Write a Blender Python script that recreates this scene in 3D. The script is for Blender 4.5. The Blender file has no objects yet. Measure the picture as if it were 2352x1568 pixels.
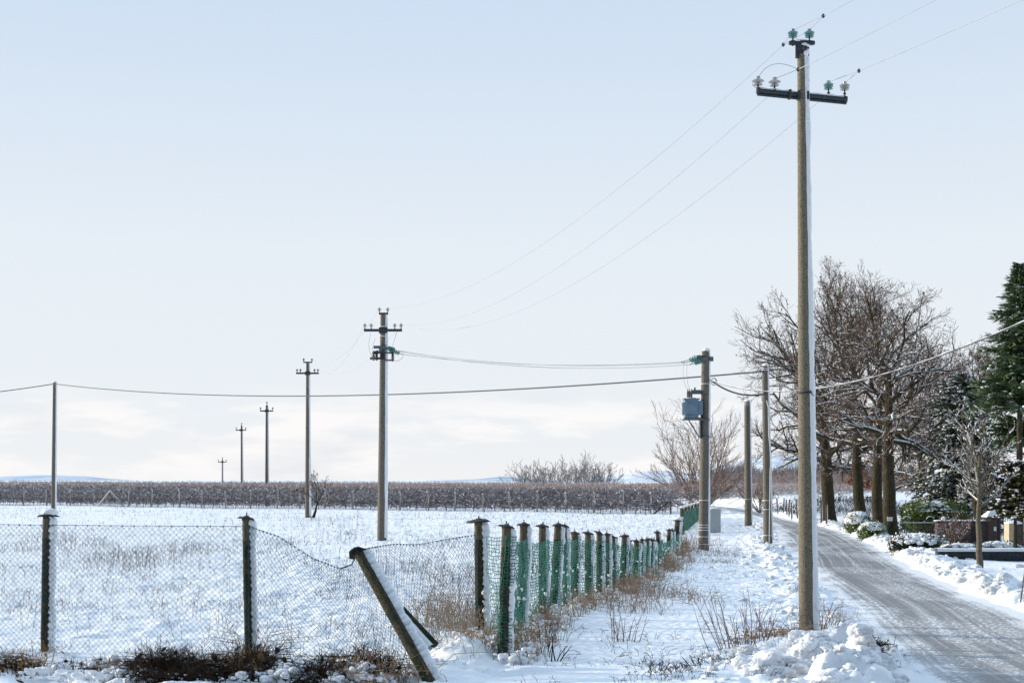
import bpy, math, random
import numpy as np
from mathutils import Vector, Matrix

scene = bpy.context.scene
COL = scene.collection
R = math.radians
rng = np.random.default_rng(7)
random.seed(7)

# ------------------------------------------------------------------ camera model of the photograph
F, CX, HY, H = 3266.7, 1176.0, 1100.0, 2.2

def gp(x, y):                      # a ground point seen at photo position x, y
    d = H * F / (y - HY)
    return ((x - CX) / F * d, d)

def pt(x, y, d):                   # a point at distance d seen at photo position x, y
    return np.array([(x - CX) / F * d, d, H - (y - HY) / F * d])

# ------------------------------------------------------------------ noise
def hash2(ix, iy, seed):
    n = (ix.astype(np.int64) * 374761393 + iy.astype(np.int64) * 668265263 + seed * 974634777) & 0xffffffff
    n = ((n ^ (n >> 13)) * 1274126177) & 0xffffffff
    n = n ^ (n >> 16)
    return (n & 0xffffff) / float(0x1000000)

def vnoise(x, y, seed=0):
    x = np.asarray(x, float); y = np.asarray(y, float)
    ix = np.floor(x); iy = np.floor(y)
    fx = x - ix; fy = y - iy
    u = fx * fx * fx * (fx * (fx * 6 - 15) + 10); v = fy * fy * fy * (fy * (fy * 6 - 15) + 10)
    a = hash2(ix, iy, seed); b = hash2(ix + 1, iy, seed)
    c = hash2(ix, iy + 1, seed); d = hash2(ix + 1, iy + 1, seed)
    return (a * (1 - u) + b * u) * (1 - v) + (c * (1 - u) + d * u) * v

def fbm(x, y, seed=0, oct=3):
    s = 0; a = .5; t = 0
    for k in range(oct):
        s = s + a * (vnoise(x * 2 ** k + 17.3 * k, y * 2 ** k - 9.1 * k, seed + k) - .5); t += a; a *= .5
    return s / t * 2               # about -1..1

def sstep(x, a, b):
    t = np.clip((x - a) / (b - a), 0, 1)
    return t * t * (3 - 2 * t)

# ------------------------------------------------------------------ road plan and terrain height
RL = np.array([(-60, -4), (0, 2.0), (10, 3.5), (15.4, 4.39), (24, 5.75), (31.1, 6.7), (49.6, 9.43), (60, 11.3), (68.4, 12.6), (75.7, 13.4), (84.6, 14.3), (95.8, 15.1), (108, 15.3), (122, 14.2), (140, 11.5), (170, 4)])
RR = np.array([(-60, 1), (0, 5.2), (10, 6.6), (16, 7.5), (22.9, 8.24), (26.5, 8.6), (34.1, 9.64), (47.6, 12.0), (58.9, 13.6), (65.3, 14.2), (71.9, 14.6), (83.6, 15.6), (98.5, 16.8), (108, 17.2), (122, 16.3), (140, 13.8), (170, 6.5)])
def rl(y): return np.interp(y, RL[:, 0], RL[:, 1])
def rr(y): return np.interp(y, RR[:, 0], RR[:, 1])
# green fence line (x as a function of y), weeds grow and snow heaps along it
FEN = np.array([(17.3, -.1), (20, .12), (22.5, .62), (26, 1.6), (28.5, 2.4), (34.5, 3.6), (40, 4.6), (50, 5.7), (62, 7.9), (75, 9.6)])
def fenx(y): return np.interp(y, FEN[:, 0], FEN[:, 1])

def gh(x, y):
    x = np.asarray(x, float); y = np.asarray(y, float)
    near = 1 - sstep(np.abs(y), 150, 600)
    z = (.07 * fbm(x / 7, y / 7, 3) + .035 * fbm(x / 2.4, y / 1.7, 13, 2)) * near
    s_l = rl(y) - x + .22 * fbm(x / .9, y / .9, 21, 2); s_r = x - rr(y) + .22 * fbm(x / .9, y / .9, 22, 2)
    off = np.minimum(np.where(s_l > 0, s_l, 99), np.where(s_r > 0, s_r, 99))
    off = np.where((s_l <= 0) & (s_r <= 0), 0, off)
    inroad = (y < 168) & (y > -60)
    off = np.where(inroad, off, 99)
    field = sstep(fenx(y) - x, -.3, .6) * (y > 14)
    # tussocks under the snow of the field, softer drifts on the verge
    n1 = .62 * fbm(x / .20, y / .24, 5, 3) + .5 * fbm(x / .52, y / .60, 6, 2); n2 = fbm(x / 1.1, y / .8, 8, 2)
    tus = np.clip(n1, -.25, 1)
    pt_ = .45 + .75 * vnoise(x / 3.1, y / 4.2, 15)
    z = z + (field * ((.064 * tus + .02 * fbm(x / .13, y / .16, 55, 2)) * pt_ + .035 * n2) + (1 - field) * (.03 * n2 + .014 * tus)) * near
    # drift bank in the foreground at the foot of the wire fence
    fg = sstep(-x, .2, .9) * (1 - sstep(y, 15.9, 17.4)) * sstep(y, 12.5, 14.5)
    z = z - .05 * sstep(-x, -.6, .4) * (1 - sstep(y, 16.2, 17.6)) * (y > 10) + .10 * fg * fbm(x / .42, y / .34, 31, 3) + .10 * np.exp(-((x + 6.2) / .9) ** 2 - ((y - 15.6) / .5) ** 2)
    # heap around the foot of the fallen post and the first green posts
    z = z + .20 * np.exp(-((x + .62) / .38) ** 2 - ((y - 17.6) / 1.1) ** 2) * (1 + .5 * n1) - .05 * np.exp(-((x + .1) / .3) ** 2 - ((y - 17.0) / .8) ** 2)
    fd = x - fenx(y)
    z = z + np.where((y > 16.5) & (y < 60), .05 * np.exp(-((fd - .15) / .45) ** 2) * (1 + .9 * n1 + .5 * n2), 0)
    # ploughed banks on both sides of the road
    cl = fbm(x / .26, y / .26, 41, 3); cl2 = fbm(x / .7, y / .7, 44, 2)
    bl = np.exp(-((s_l - .75) / .5) ** 2) * (s_l > -.2) * inroad
    br = np.exp(-((s_r - .75) / .55) ** 2) * (s_r > -.2) * inroad
    heap = np.exp(-((x - 3.7) / 1.0) ** 2 - ((y - 16.4) / 1.7) ** 2)
    z = z + bl * np.clip(.08 + .10 * cl2 + .13 * cl, -.02, 1) * .75 + br * np.clip(.17 + .12 * cl2 + .16 * cl, -.02, 1) * .85
    z = z + heap * (.14 + .26 * np.clip(cl, -.3, 1) + .14 * cl2)
    # rough verge between track and road
    vg = (1 - field) * np.exp(-((s_l - 1.6) / .9) ** 2) * inroad
    z = z + vg * .06 * np.clip(cl, -.2, 1)
    # the higher field beyond the road bend
    z = z + .8 * sstep(y, 84, 91) * sstep(x - rr(y), 1.0, 2.6) * (1 - sstep(y, 120, 160) * .3) * (x > 0) * near
    # road bed
    z = np.where(inroad, z * sstep(off, 0, .3) - .09 * (1 - sstep(off, 0, .22)), z)
    return z

def gz(x, y): return float(gh(np.array([x]), np.array([y]))[0])
def gpz(x, y):
    X, Y = gp(x, y); return np.array([X, Y, gz(X, Y)])

# ------------------------------------------------------------------ mesh builder
def _ico(sub):
    import bmesh
    bm = bmesh.new(); bmesh.ops.create_icosphere(bm, subdivisions=sub, radius=1)
    v = np.array([x.co[:] for x in bm.verts]); f = np.array([[x.index for x in p.verts] for p in bm.faces]); bm.free()
    return v, f
ICO = {1: _ico(1), 2: _ico(2), 3: _ico(3), 4: _ico(4)}

class B:
    def __init__(s): s.V = []; s.F = []; s.n = 0
    def add(s, v, f, mat=0, smooth=True):
        v = np.asarray(v, float); f = np.asarray(f, np.int64)
        if len(f) == 0: return s
        s.V.append(v); s.F.append((f + s.n, mat, smooth)); s.n += len(v); return s
    def segs(s, P0, P1, R0, R1, sides=3, mat=0, smooth=True):
        P0 = np.asarray(P0, float).reshape(-1, 3); P1 = np.asarray(P1, float).reshape(-1, 3); n = len(P0)
        if n == 0: return s
        R0 = np.broadcast_to(np.asarray(R0, float), (n,)); R1 = np.broadcast_to(np.asarray(R1, float), (n,))
        D = P1 - P0; L = np.linalg.norm(D, axis=1, keepdims=True); D = D / np.maximum(L, 1e-9)
        ref = np.where(np.abs(D[:, 2:3]) > .9, np.array([[1., 0, 0]]), np.array([[0, 0, 1.]]))
        A = np.cross(D, ref); A /= np.maximum(np.linalg.norm(A, axis=1, keepdims=True), 1e-9); Bv = np.cross(D, A)
        ang = np.arange(sides) * 2 * math.pi / sides
        off = A[:, None, :] * np.cos(ang)[None, :, None] + Bv[:, None, :] * np.sin(ang)[None, :, None]
        v = np.concatenate([P0[:, None, :] + off * R0[:, None, None], P1[:, None, :] + off * R1[:, None, None]], axis=1)
        k = np.arange(sides); k2 = (k + 1) % sides
        f1 = np.stack([k, k2, k2 + sides, k + sides], 1)
        f = (f1[None] + (np.arange(n) * 2 * sides)[:, None, None]).reshape(-1, 4)
        return s.add(v.reshape(-1, 3), f, mat, smooth)
    def tube(s, pts, rad, sides=8, mat=0, cap=True, smooth=True):
        pts = np.asarray(pts, float); n = len(pts); rad = np.broadcast_to(np.asarray(rad, float), (n,))
        T = np.gradient(pts, axis=0); T /= np.maximum(np.linalg.norm(T, axis=1, keepdims=True), 1e-9)
        up = np.array([0, 0, 1.]) if abs(T[0, 2]) < .9 else np.array([1., 0, 0])
        vs = []
        for i in range(n):
            a = np.cross(T[i], up); a /= max(np.linalg.norm(a), 1e-9); b = np.cross(a, T[i])
            if i and np.dot(a, pa) < 0: a, b = -a, -b
            pa = a
            ang = np.arange(sides) * 2 * math.pi / sides
            vs.append(pts[i] + rad[i] * (np.cos(ang)[:, None] * a + np.sin(ang)[:, None] * b))
        v = np.concatenate(vs); k = np.arange(sides); k2 = (k + 1) % sides
        f = np.concatenate([np.stack([k, k2, k2 + sides, k + sides], 1) + i * sides for i in range(n - 1)])
        s.add(v, f, mat, smooth)
        if cap:
            s.add(vs[0], [list(range(sides))[::-1]], mat, False); s.add(vs[-1], [list(range(sides))], mat, False)
        return s
    def box(s, c, size, mat=0, M=None):
        x, y, z = [d / 2 for d in size]
        v = np.array([(a, b, e) for e in (-z, z) for b in (-y, y) for a in (-x, x)])
        if M is not None: v = v @ np.array(M).T
        return s.add(v + np.asarray(c, float), [(0, 2, 3, 1), (4, 5, 7, 6), (0, 1, 5, 4), (2, 6, 7, 3), (0, 4, 6, 2), (1, 3, 7, 5)], mat, False)
    def lathe(s, prof, c, seg=16, mat=0, smooth=True, wob=0, M=None):
        ang = np.arange(seg) * 2 * math.pi / seg; vs = []
        for r, z in prof:
            rr_ = r * (1 + wob * (np.sin(ang * 3 + z * 40) + .6 * np.sin(ang * 5 + 2)))
            vs.append(np.stack([rr_ * np.cos(ang), rr_ * np.sin(ang), np.full(seg, z) + wob * .25 * r * np.sin(ang * 2 + 1)], 1))
        v = np.concatenate(vs)
        if M is not None: v = v @ np.array(M).T
        k = np.arange(seg); k2 = (k + 1) % seg
        f = np.concatenate([np.stack([k, k2, k2 + seg, k + seg], 1) + i * seg for i in range(len(prof) - 1)])
        return s.add(v + np.asarray(c, float), f, mat, smooth)
    def lumps(s, C, Rd, sub=2, mat=0, amp=.25, seed=0, rough=0):
        C = np.asarray(C, float).reshape(-1, 3); n = len(C)
        if n == 0: return s
        Rd = np.asarray(Rd, float)
        if Rd.ndim == 1: Rd = Rd[:, None] * np.ones((1, 3))
        r = np.random.default_rng(seed); v0, f0 = ICO[sub]; m = len(v0)
        disp = np.zeros((n, m))
        for k in range(4):
            w = r.normal(size=(n, 3)) * (1.6 + 1.5 * k); ph = r.uniform(0, 6.28, (n, 1))
            disp += np.sin(w @ v0.T + ph) / (1 + k)
        for k in range(5 if rough else 0):
            w = r.normal(size=(n, 3)) * (6 + 3 * k); ph = r.uniform(0, 6.28, (n, 1)); disp += (np.abs(np.sin(w @ v0.T + ph)) - .6) * rough / amp / (1 + .35 * k)
        v = v0[None] * (1 + amp * disp[..., None]) * Rd[:, None, :] + C[:, None, :]
        f = (f0[None] + (np.arange(n) * m)[:, None, None]).reshape(-1, 3)
        return s.add(v.reshape(-1, 3), f, mat, True)
    def quads(s, C, U, W, mat=0):      # leaf cards: centre, half-length vector, half-width vector (pointed tip)
        C = np.asarray(C); n = len(C)
        if n == 0: return s
        v = np.stack([C - U - W * .6, C - U + W * .6, C + U * .4 + W, C + U, C + U * .4 - W], 1)
        f = np.arange(n * 5).reshape(n, 5)
        return s.add(v.reshape(-1, 3), f, mat, False)
    def build(s, name, mats, parent=None, origin=None):
        me = bpy.data.meshes.new(name)
        V = np.concatenate(s.V) if s.V else np.zeros((0, 3))
        o0 = np.array(parent['_o']) if parent is not None else (np.asarray(origin, float) if origin is not None else np.zeros(3))
        V = V - o0
        me.vertices.add(len(V)); me.vertices.foreach_set('co', V.astype(np.float32).ravel())
        loops = np.concatenate([f.ravel() for f, _, _ in s.F]); cnt = np.concatenate([np.full(len(f), f.shape[1]) for f, _, _ in s.F])
        mi = np.concatenate([np.full(len(f), m) for f, m, _ in s.F]); sm = np.concatenate([np.full(len(f), k) for f, _, k in s.F])
        me.loops.add(len(loops)); me.loops.foreach_set('vertex_index', loops.astype(np.int32))
        me.polygons.add(len(cnt)); me.polygons.foreach_set('loop_start', (np.cumsum(cnt) - cnt).astype(np.int32))
        me.polygons.foreach_set('material_index', mi.astype(np.int32)); me.polygons.foreach_set('use_smooth', sm.astype(bool))
        me.update(calc_edges=True)
        for m in (mats if isinstance(mats, (list, tuple)) else [mats]): me.materials.append(m)
        o = bpy.data.objects.new(name, me); COL.objects.link(o)
        if parent is not None: o.parent = parent
        else: o.location = o0
        o['_o'] = [float(q) for q in o0]
        return o

def thing(name, label, cat, loc, group=None):
    o = bpy.data.objects.new(name, None); COL.objects.link(o); o.location = loc; o.empty_display_size = .2
    o['label'] = label; o['category'] = cat; o['_o'] = [float(q) for q in loc]
    if group: o['group'] = group
    return o
def tag(o, label, cat, group=None, kind=None):
    o['label'] = label; o['category'] = cat
    if group: o['group'] = group
    if kind: o['kind'] = kind
    return o
def struct(o, label=None):
    o['kind'] = 'structure'
    if label: o['label'] = label
    return o

# ------------------------------------------------------------------ materials
def mat(name, c1, c2=None, scale=8, rough=.8, bump=0, bscale=None, spec=.3, stretch=(1, 1, 1), contrast=.2, c3=None, detail=5, metal=0):
    m = bpy.data.materials.new(name); m.use_nodes = True; nt = m.node_tree; N = nt.nodes; L = nt.links
    p = N['Principled BSDF']; p.inputs['Roughness'].default_value = rough; p.inputs['Specular IOR Level'].default_value = spec; p.inputs['Metallic'].default_value = metal
    tc = N.new('ShaderNodeTexCoord'); mp = N.new('ShaderNodeMapping'); mp.inputs['Scale'].default_value = stretch; L.new(tc.outputs['Object'], mp.inputs['Vector'])
    if c2 is not None:
        nz = N.new('ShaderNodeTexNoise'); nz.inputs['Scale'].default_value = scale; nz.inputs['Detail'].default_value = detail; nz.inputs['Roughness'].default_value = .65; L.new(mp.outputs[0], nz.inputs['Vector'])
        cr = N.new('ShaderNodeValToRGB'); cr.color_ramp.elements[0].position = .5 - contrast; cr.color_ramp.elements[1].position = .5 + contrast
        cr.color_ramp.elements[0].color = (*c1, 1); cr.color_ramp.elements[1].color = (*c2, 1); L.new(nz.outputs['Fac'], cr.inputs[0])
        out = cr.outputs[0]
        if c3 is not None:
            n3 = N.new('ShaderNodeTexNoise'); n3.inputs['Scale'].default_value = scale * .17; n3.inputs['Detail'].default_value = 4; L.new(tc.outputs['Object'], n3.inputs['Vector'])
            r3 = N.new('ShaderNodeMapRange'); r3.inputs[1].default_value = .48; r3.inputs[2].default_value = .68; L.new(n3.outputs['Fac'], r3.inputs[0])
            mx = N.new('ShaderNodeMix'); mx.data_type = 'RGBA'; L.new(r3.outputs[0], mx.inputs[0]); L.new(out, mx.inputs[6]); mx.inputs[7].default_value = (*c3, 1); out = mx.outputs[2]
        L.new(out, p.inputs['Base Color'])
    else: p.inputs['Base Color'].default_value = (*c1, 1)
    if bump:
        nb = N.new('ShaderNodeTexNoise'); nb.inputs['Scale'].default_value = bscale or scale; nb.inputs['Detail'].default_value = 6; L.new(mp.outputs[0], nb.inputs['Vector'])
        bp = N.new('ShaderNodeBump'); bp.inputs['Strength'].default_value = 1; bp.inputs['Distance'].default_value = bump; L.new(nb.outputs['Fac'], bp.inputs['Height']); L.new(bp.outputs[0], p.inputs['Normal'])
    return m

M = {}
M['snow'] = mat('snow', (.87, .89, .93), (.93, .94, .96), 3, .75, .014, 34, .25)
M['ploughed'] = mat('ploughed_snow', (.80, .82, .86), (.93, .94, .96), 9, .8, .02, 40, .2, c3=(.66, .65, .65))
M['groundsnow'] = mat('ground_snow', (.84, .865, .91), (.92, .93, .95), 2.2, .75, .03, 7, .25)
M['bigconc'] = mat('weathered_concrete', (.018, .016, .012), (.36, .312, .235), 70, .9, .004, 120, .15, contrast=.2)
M['conc'] = mat('pole_concrete', (.075, .068, .057), (.26, .232, .19), 26, .9, .003, 90, .15, contrast=.22)
M['steel'] = mat('galvanised_steel', (.07, .085, .10), (.17, .20, .23), 14, .55, spec=.5, metal=.3)
M['darksteel'] = mat('dark_steel', (.018, .024, .032), (.06, .07, .08), 22, .6, spec=.4)
M['rust'] = mat('rusty_pin', (.05, .025, .018), (.13, .06, .035), 30, .8)
M['ceramic'] = mat('brown_ceramic', (.02, .014, .014), (.05, .03, .025), 20, .25, spec=.6)
M['wire'] = mat('bare_conductor', (.32, .35, .40), (.44, .46, .49), 3, .5, spec=.5)
M['cable'] = mat('black_cable', (.035, .045, .06), (.07, .08, .10), 5, .6)
M['transf'] = mat('blue_grey_paint', (.12, .19, .26), (.20, .28, .36), 5, .5, .002, 30, .4)
M['cabinet'] = mat('pale_grey_polyester', (.42, .45, .46), (.52, .54, .54), 6, .6)
M['postdark'] = mat('mossy_post', (.012, .016, .012), (.10, .085, .055), 30, .95, .006, 60, .1, contrast=.2, c3=(.02, .032, .02))
M['postlight'] = mat('weathered_wood', (.06, .048, .034), (.19, .155, .11), 34, .9, .006, 50, .1, stretch=(1, 1, .25))
M['cap'] = mat('dark_metal_cap', (.014, .012, .014), (.05, .04, .04), 25, .7)
M['mesh'] = mat('coated_wire', (.015, .075, .11), (.035, .13, .17), 9, .5, spec=.4)
M['net'] = mat('green_plastic_net', (.0, .10, .075), (.004, .20, .145), 9, .5, spec=.4)
M['bark'] = mat('oak_bark', (.010, .009, .008), (.105, .082, .058), 22, .95, .04, 18, .1, stretch=(1, 1, .25), contrast=.22, c3=(.045, .048, .02))
M['twig'] = mat('twigs', (.065, .049, .041), (.20, .148, .118), 3, .9, spec=.1)
M['paletwig'] = mat('pale_twigs', (.19, .14, .12), (.34, .26, .22), 2, .9, spec=.1)
M['fartwig'] = mat('far_twigs', (.22, .22, .24), (.33, .31, .31), .8, .9, spec=.1)  # distance haze put into this greyed, lightened colour
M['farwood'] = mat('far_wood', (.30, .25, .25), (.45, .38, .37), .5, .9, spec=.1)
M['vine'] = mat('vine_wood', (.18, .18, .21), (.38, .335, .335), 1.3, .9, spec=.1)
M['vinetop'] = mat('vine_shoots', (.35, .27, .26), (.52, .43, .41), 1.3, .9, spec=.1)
M['trellis'] = mat('trellis_concrete', (.30, .29, .29), (.42, .40, .38), 7, .9)
M['leaf'] = mat('dead_leaves', (.12, .05, .03), (.28, .12, .07), 6, .8)
M['youngbark'] = mat('young_bark', (.075, .068, .05), (.20, .17, .12), 20, .9, .006, 40, .1)
M['needle'] = mat('spruce_needles', (.03, .066, .03), (.14, .19, .085), 2.2, .7, spec=.25)
M['needle2'] = mat('cedar_needles', (.03, .055, .04), (.10, .135, .085), 2.2, .7, spec=.25)
M['hedge'] = mat('box_leaves', (.03, .07, .014), (.15, .20, .04), 5, .6, spec=.3)
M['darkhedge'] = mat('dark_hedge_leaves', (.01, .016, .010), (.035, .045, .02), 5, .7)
M['pineleaf'] = mat('bronzed_leaves', (.025, .04, .012), (.11, .075, .025), 4, .7)
M['brick'] = None
M['iron'] = mat('wrought_iron', (.010, .011, .013), (.03, .03, .035), 20, .5)
M['stone'] = mat('cream_lit_edge', (.45, .36, .24), (.55, .45, .32), 9, .85)  # sunlight on the gate pillar's left side, put into the colour
M['wallstone'] = mat('dark_wall_stone', (.018, .024, .032), (.055, .06, .065), 9, .9, .01, 14)
M['white'] = mat('white_paint', (.70, .70, .69), (.8, .8, .79), 9, .6)
M['red'] = mat('red_reflector', (.28, .02, .02), (.4, .04, .03), 9, .4)
M['straw'] = mat('dry_straw', (.17, .10, .045), (.42, .27, .12), 3, .9, spec=.1)
M['weed'] = mat('dry_weeds', (.014, .011, .009), (.065, .043, .03), 2.5, .95, spec=.1)
M['weedred'] = mat('rusty_weeds', (.17, .115, .085), (.48, .36, .26), 2.5, .9, spec=.1)
M['stalk'] = mat('field_stalks', (.11, .10, .105), (.28, .23, .20), 2, .9, spec=.1)
M['whip'] = mat('red_brown_stems', (.14, .085, .07), (.30, .20, .15), 4, .8, spec=.2)
M['band'] = mat('white_band', (.65, .66, .66), (.75, .75, .75), 20, .5)
M['glassgreen'] = None

def glass(name, col, a):
    m = bpy.data.materials.new(name); m.use_nodes = True; nt = m.node_tree; N = nt.nodes; L = nt.links
    p = N['Principled BSDF']; p.inputs['Base Color'].default_value = (*col, 1); p.inputs['Roughness'].default_value = .12; p.inputs['Specular IOR Level'].default_value = .8
    nz = N.new('ShaderNodeTexNoise'); nz.inputs['Scale'].default_value = 30; r = N.new('ShaderNodeMapRange'); r.inputs[3].default_value = a - .12; r.inputs[4].default_value = a + .12
    L.new(nz.outputs['Fac'], r.inputs[0])
    t = N.new('ShaderNodeBsdfTransparent'); t.inputs['Color'].default_value = (*[min(1, .55 + c * .6) for c in col], 1)
    mx = N.new('ShaderNodeMixShader'); L.new(r.outputs[0], mx.inputs[0]); L.new(t.outputs[0], mx.inputs[1]); L.new(p.outputs[0], mx.inputs[2])
    L.new(mx.outputs[0], N['Material Output'].inputs['Surface']); return m
M['glassgreen'] = glass('green_glass', (.07, .26, .25), .40)
M['glassclear'] = glass('clear_glass', (.36, .35, .345), .42)

def brick():
    m = bpy.data.materials.new('brick'); m.use_nodes = True; nt = m.node_tree; N = nt.nodes; L = nt.links
    p = N['Principled BSDF']; p.inputs['Roughness'].default_value = .9
    tc = N.new('ShaderNodeTexCoord'); mp = N.new('ShaderNodeMapping'); mp.inputs['Rotation'].default_value = (R(90), 0, 0); L.new(tc.outputs['Object'], mp.inputs[0])
    b = N.new('ShaderNodeTexBrick'); b.inputs['Color1'].default_value = (.055, .032, .026, 1); b.inputs['Color2'].default_value = (.085, .05, .038, 1); b.inputs['Mortar'].default_value = (.10, .09, .085, 1)
    b.inputs['Scale'].default_value = 1; b.inputs['Brick Width'].default_value = .24; b.inputs['Row Height'].default_value = .075; b.inputs['Mortar Size'].default_value = .008
    L.new(mp.outputs[0], b.inputs[0]); L.new(b.outputs['Color'], p.inputs['Base Color']); return m
M['brick'] = brick()

def road_mat():
    m = bpy.data.materials.new('icy_asphalt'); m.use_nodes = True; nt = m.node_tree; N = nt.nodes; L = nt.links
    p = N['Principled BSDF']; p.inputs['Specular IOR Level'].default_value = .4
    uv = N.new('ShaderNodeUVMap')
    def noise(sx, sy, sc, det=5, vec=None):
        mp = N.new('ShaderNodeMapping'); mp.inputs['Scale'].default_value = (sx, sy, 1); L.new(uv.outputs[0] if vec is None else vec, mp.inputs[0])
        n = N.new('ShaderNodeTexNoise'); n.inputs['Scale'].default_value = sc; n.inputs['Detail'].default_value = det; n.inputs['Roughness'].default_value = .6; L.new(mp.outputs[0], n.inputs['Vector']); return n.outputs['Fac']
    def math_(op, a, b, clamp=False):
        n = N.new('ShaderNodeMath'); n.operation = op; n.use_clamp = clamp
        for i, q in enumerate((a, b)):
            if isinstance(q, (int, float)): n.inputs[i].default_value = q
            else: L.new(q, n.inputs[i])
        return n.outputs[0]
    def mr(a, lo, hi, o0=0, o1=1):
        n = N.new('ShaderNodeMapRange'); n.inputs[1].default_value = lo; n.inputs[2].default_value = hi; n.inputs[3].default_value = o0; n.inputs[4].default_value = o1; n.interpolation_type = 'SMOOTHSTEP'; L.new(a, n.inputs[0]); return n.outputs[0]
    fine = noise(1, .6, 16, 8); big = noise(.9, .22, 1, 6); cross = noise(.35, 2.6, 1, 6); grit = noise(1, 1, 60, 3)
    sep = N.new('ShaderNodeSeparateXYZ'); L.new(uv.outputs[0], sep.inputs[0])
    # wheel lines wander slowly across the lane
    u = math_('ADD', sep.outputs[0], math_('MULTIPLY', math_('SUBTRACT', noise(.15, .055, 1, 2), .5), .9))
    cu = N.new('ShaderNodeCombineXYZ'); L.new(u, cu.inputs[0]); L.new(sep.outputs[1], cu.inputs[1])
    st = noise(4.2, .012, 1, 6, cu.outputs[0]); st2 = noise(15, .03, 1, 5, cu.outputs[0])
    s1 = mr(st, .50, .57); s2 = mr(st2, .54, .62); s3 = mr(fine, .44, .62); s4 = mr(big, .44, .60); s5 = mr(cross, .5, .66)
    trk = mr(st, .34, .46, 1, 0)                                     # swept, darker wheel ruts
    a1 = math_('MULTIPLY', s1, math_('ADD', math_('MULTIPLY', s3, .45), .22))
    a2 = math_('MULTIPLY', s2, math_('ADD', math_('MULTIPLY', s3, .25), .12))
    a3 = math_('ADD', math_('MULTIPLY', math_('MULTIPLY', s4, s3), .60), math_('MULTIPLY', s4, .14))
    a4 = math_('ADD', math_('MULTIPLY', s5, .14), math_('MULTIPLY', s3, .10))
    sm = math_('SUBTRACT', math_('ADD', math_('ADD', a1, a2), math_('ADD', a3, a4)), math_('MULTIPLY', trk, .30))
    # edges of the carriageway: blown snow thinning inwards (second UV channel stores distance from the edge)
    ed = N.new('ShaderNodeUVMap'); ed.uv_map = 'edge'; se = N.new('ShaderNodeSeparateXYZ'); L.new(ed.outputs[0], se.inputs[0])
    edn = math_('ADD', se.outputs[0], math_('MULTIPLY', math_('SUBTRACT', noise(1.2, .5, 1.6), .5), 1.1))
    e1 = mr(edn, -.05, .62, 1, 0)
    fac = math_('ADD', math_('MAXIMUM', sm, 0), e1, True)
    asph = N.new('ShaderNodeValToRGB'); asph.color_ramp.elements[0].color = (.10, .10, .106, 1); asph.color_ramp.elements[1].color = (.27, .266, .268, 1); L.new(noise(1, 1, 60, 4), asph.inputs[0])
    mx = N.new('ShaderNodeMix'); mx.data_type = 'RGBA'; L.new(fac, mx.inputs[0]); L.new(asph.outputs[0], mx.inputs[6]); mx.inputs[7].default_value = (.80, .81, .84, 1)
    L.new(mx.outputs[2], p.inputs['Base Color'])
    L.new(mr(fac, 0, .8, .42, .8), p.inputs['Roughness'])
    bp = N.new('ShaderNodeBump'); bp.inputs['Distance'].default_value = .02; L.new(math_('ADD', fac, math_('MULTIPLY', fine, .5)), bp.inputs['Height']); L.new(bp.outputs[0], p.inputs['Normal'])
    return m
M['road'] = road_mat()

# ------------------------------------------------------------------ ground
def axis(parts):
    out = [parts[0][0]]
    for a, b, st0, g in parts:
        x = a; st = st0
        while x < b - 1e-6:
            x += st; st *= g; out.append(min(x, b))
    return np.array(sorted(set(np.round(out, 4))))
xp = axis([(0, 10, .055, 1), (10, 24, .06, 1.012), (24, 80, .4, 1.06), (80, 2600, 4, 1.2)])
xn = -axis([(0, 8.5, .055, 1), (8.5, 50, .07, 1.025), (50, 2600, 3, 1.2)])
gx = np.array(sorted(set(np.concatenate([xp, xn]).tolist())))
gy = axis([(-60, 12, 3, 1), (12, 14.5, .3, 1), (14.5, 24, .06, 1.0045), (24, 60, .095, 1.005), (60, 170, .3, 1.01), (170, 4500, 2.5, 1.12)])
XX, YY = np.meshgrid(gx, gy); ZZ = gh(XX, YY)
nx, ny = len(gx), len(gy)
ii, jj = np.meshgrid(np.arange(nx - 1), np.arange(ny - 1)); a = (jj * nx + ii).ravel()
b = B(); b.add(np.stack([XX.ravel(), YY.ravel(), ZZ.ravel()], 1), np.stack([a, a + 1, a + 1 + nx, a + nx], 1))
struct(b.build('ground', M['groundsnow']))

# road sheet with UVs (u across in metres, v along)
ys = np.concatenate([np.arange(-50, 12, 2), np.arange(12, 168, .5)]); nu = 25
vv = []; uvs = []; eds = []; s = 0
for k, y in enumerate(ys):
    l, r_ = rl(y) - .35, rr(y) + .35; c = (l + r_) / 2
    if k: s += math.hypot(y - ys[k - 1], c - pc)
    pc = c
    for q in range(nu):
        t = q / (nu - 1); x = l + (r_ - l) * t
        w = max(1.2, r_ - l)
        vv.append((x, y, .012 - .02 * abs(2 * t - 1) ** 2)); uvs.append((x - c, s)); eds.append((min(x - l, r_ - x) - .3, 0))
k = np.arange(nu - 1); fr = np.concatenate([np.stack([k, k + 1, k + 1 + nu, k + nu], 1) + j * nu for j in range(len(ys) - 1)])
b = B(); b.add(vv, fr); road = struct(b.build('road', M['road']))
me = road.data
for nm, dat in (('UVMap', uvs), ('edge', eds)):
    lay = me.uv_layers.new(name=nm); idx = np.zeros(len(me.loops), np.int32); me.loops.foreach_get('vertex_index', idx)
    lay.data.foreach_set('uv', np.array(dat, np.float32)[idx].ravel())

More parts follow.
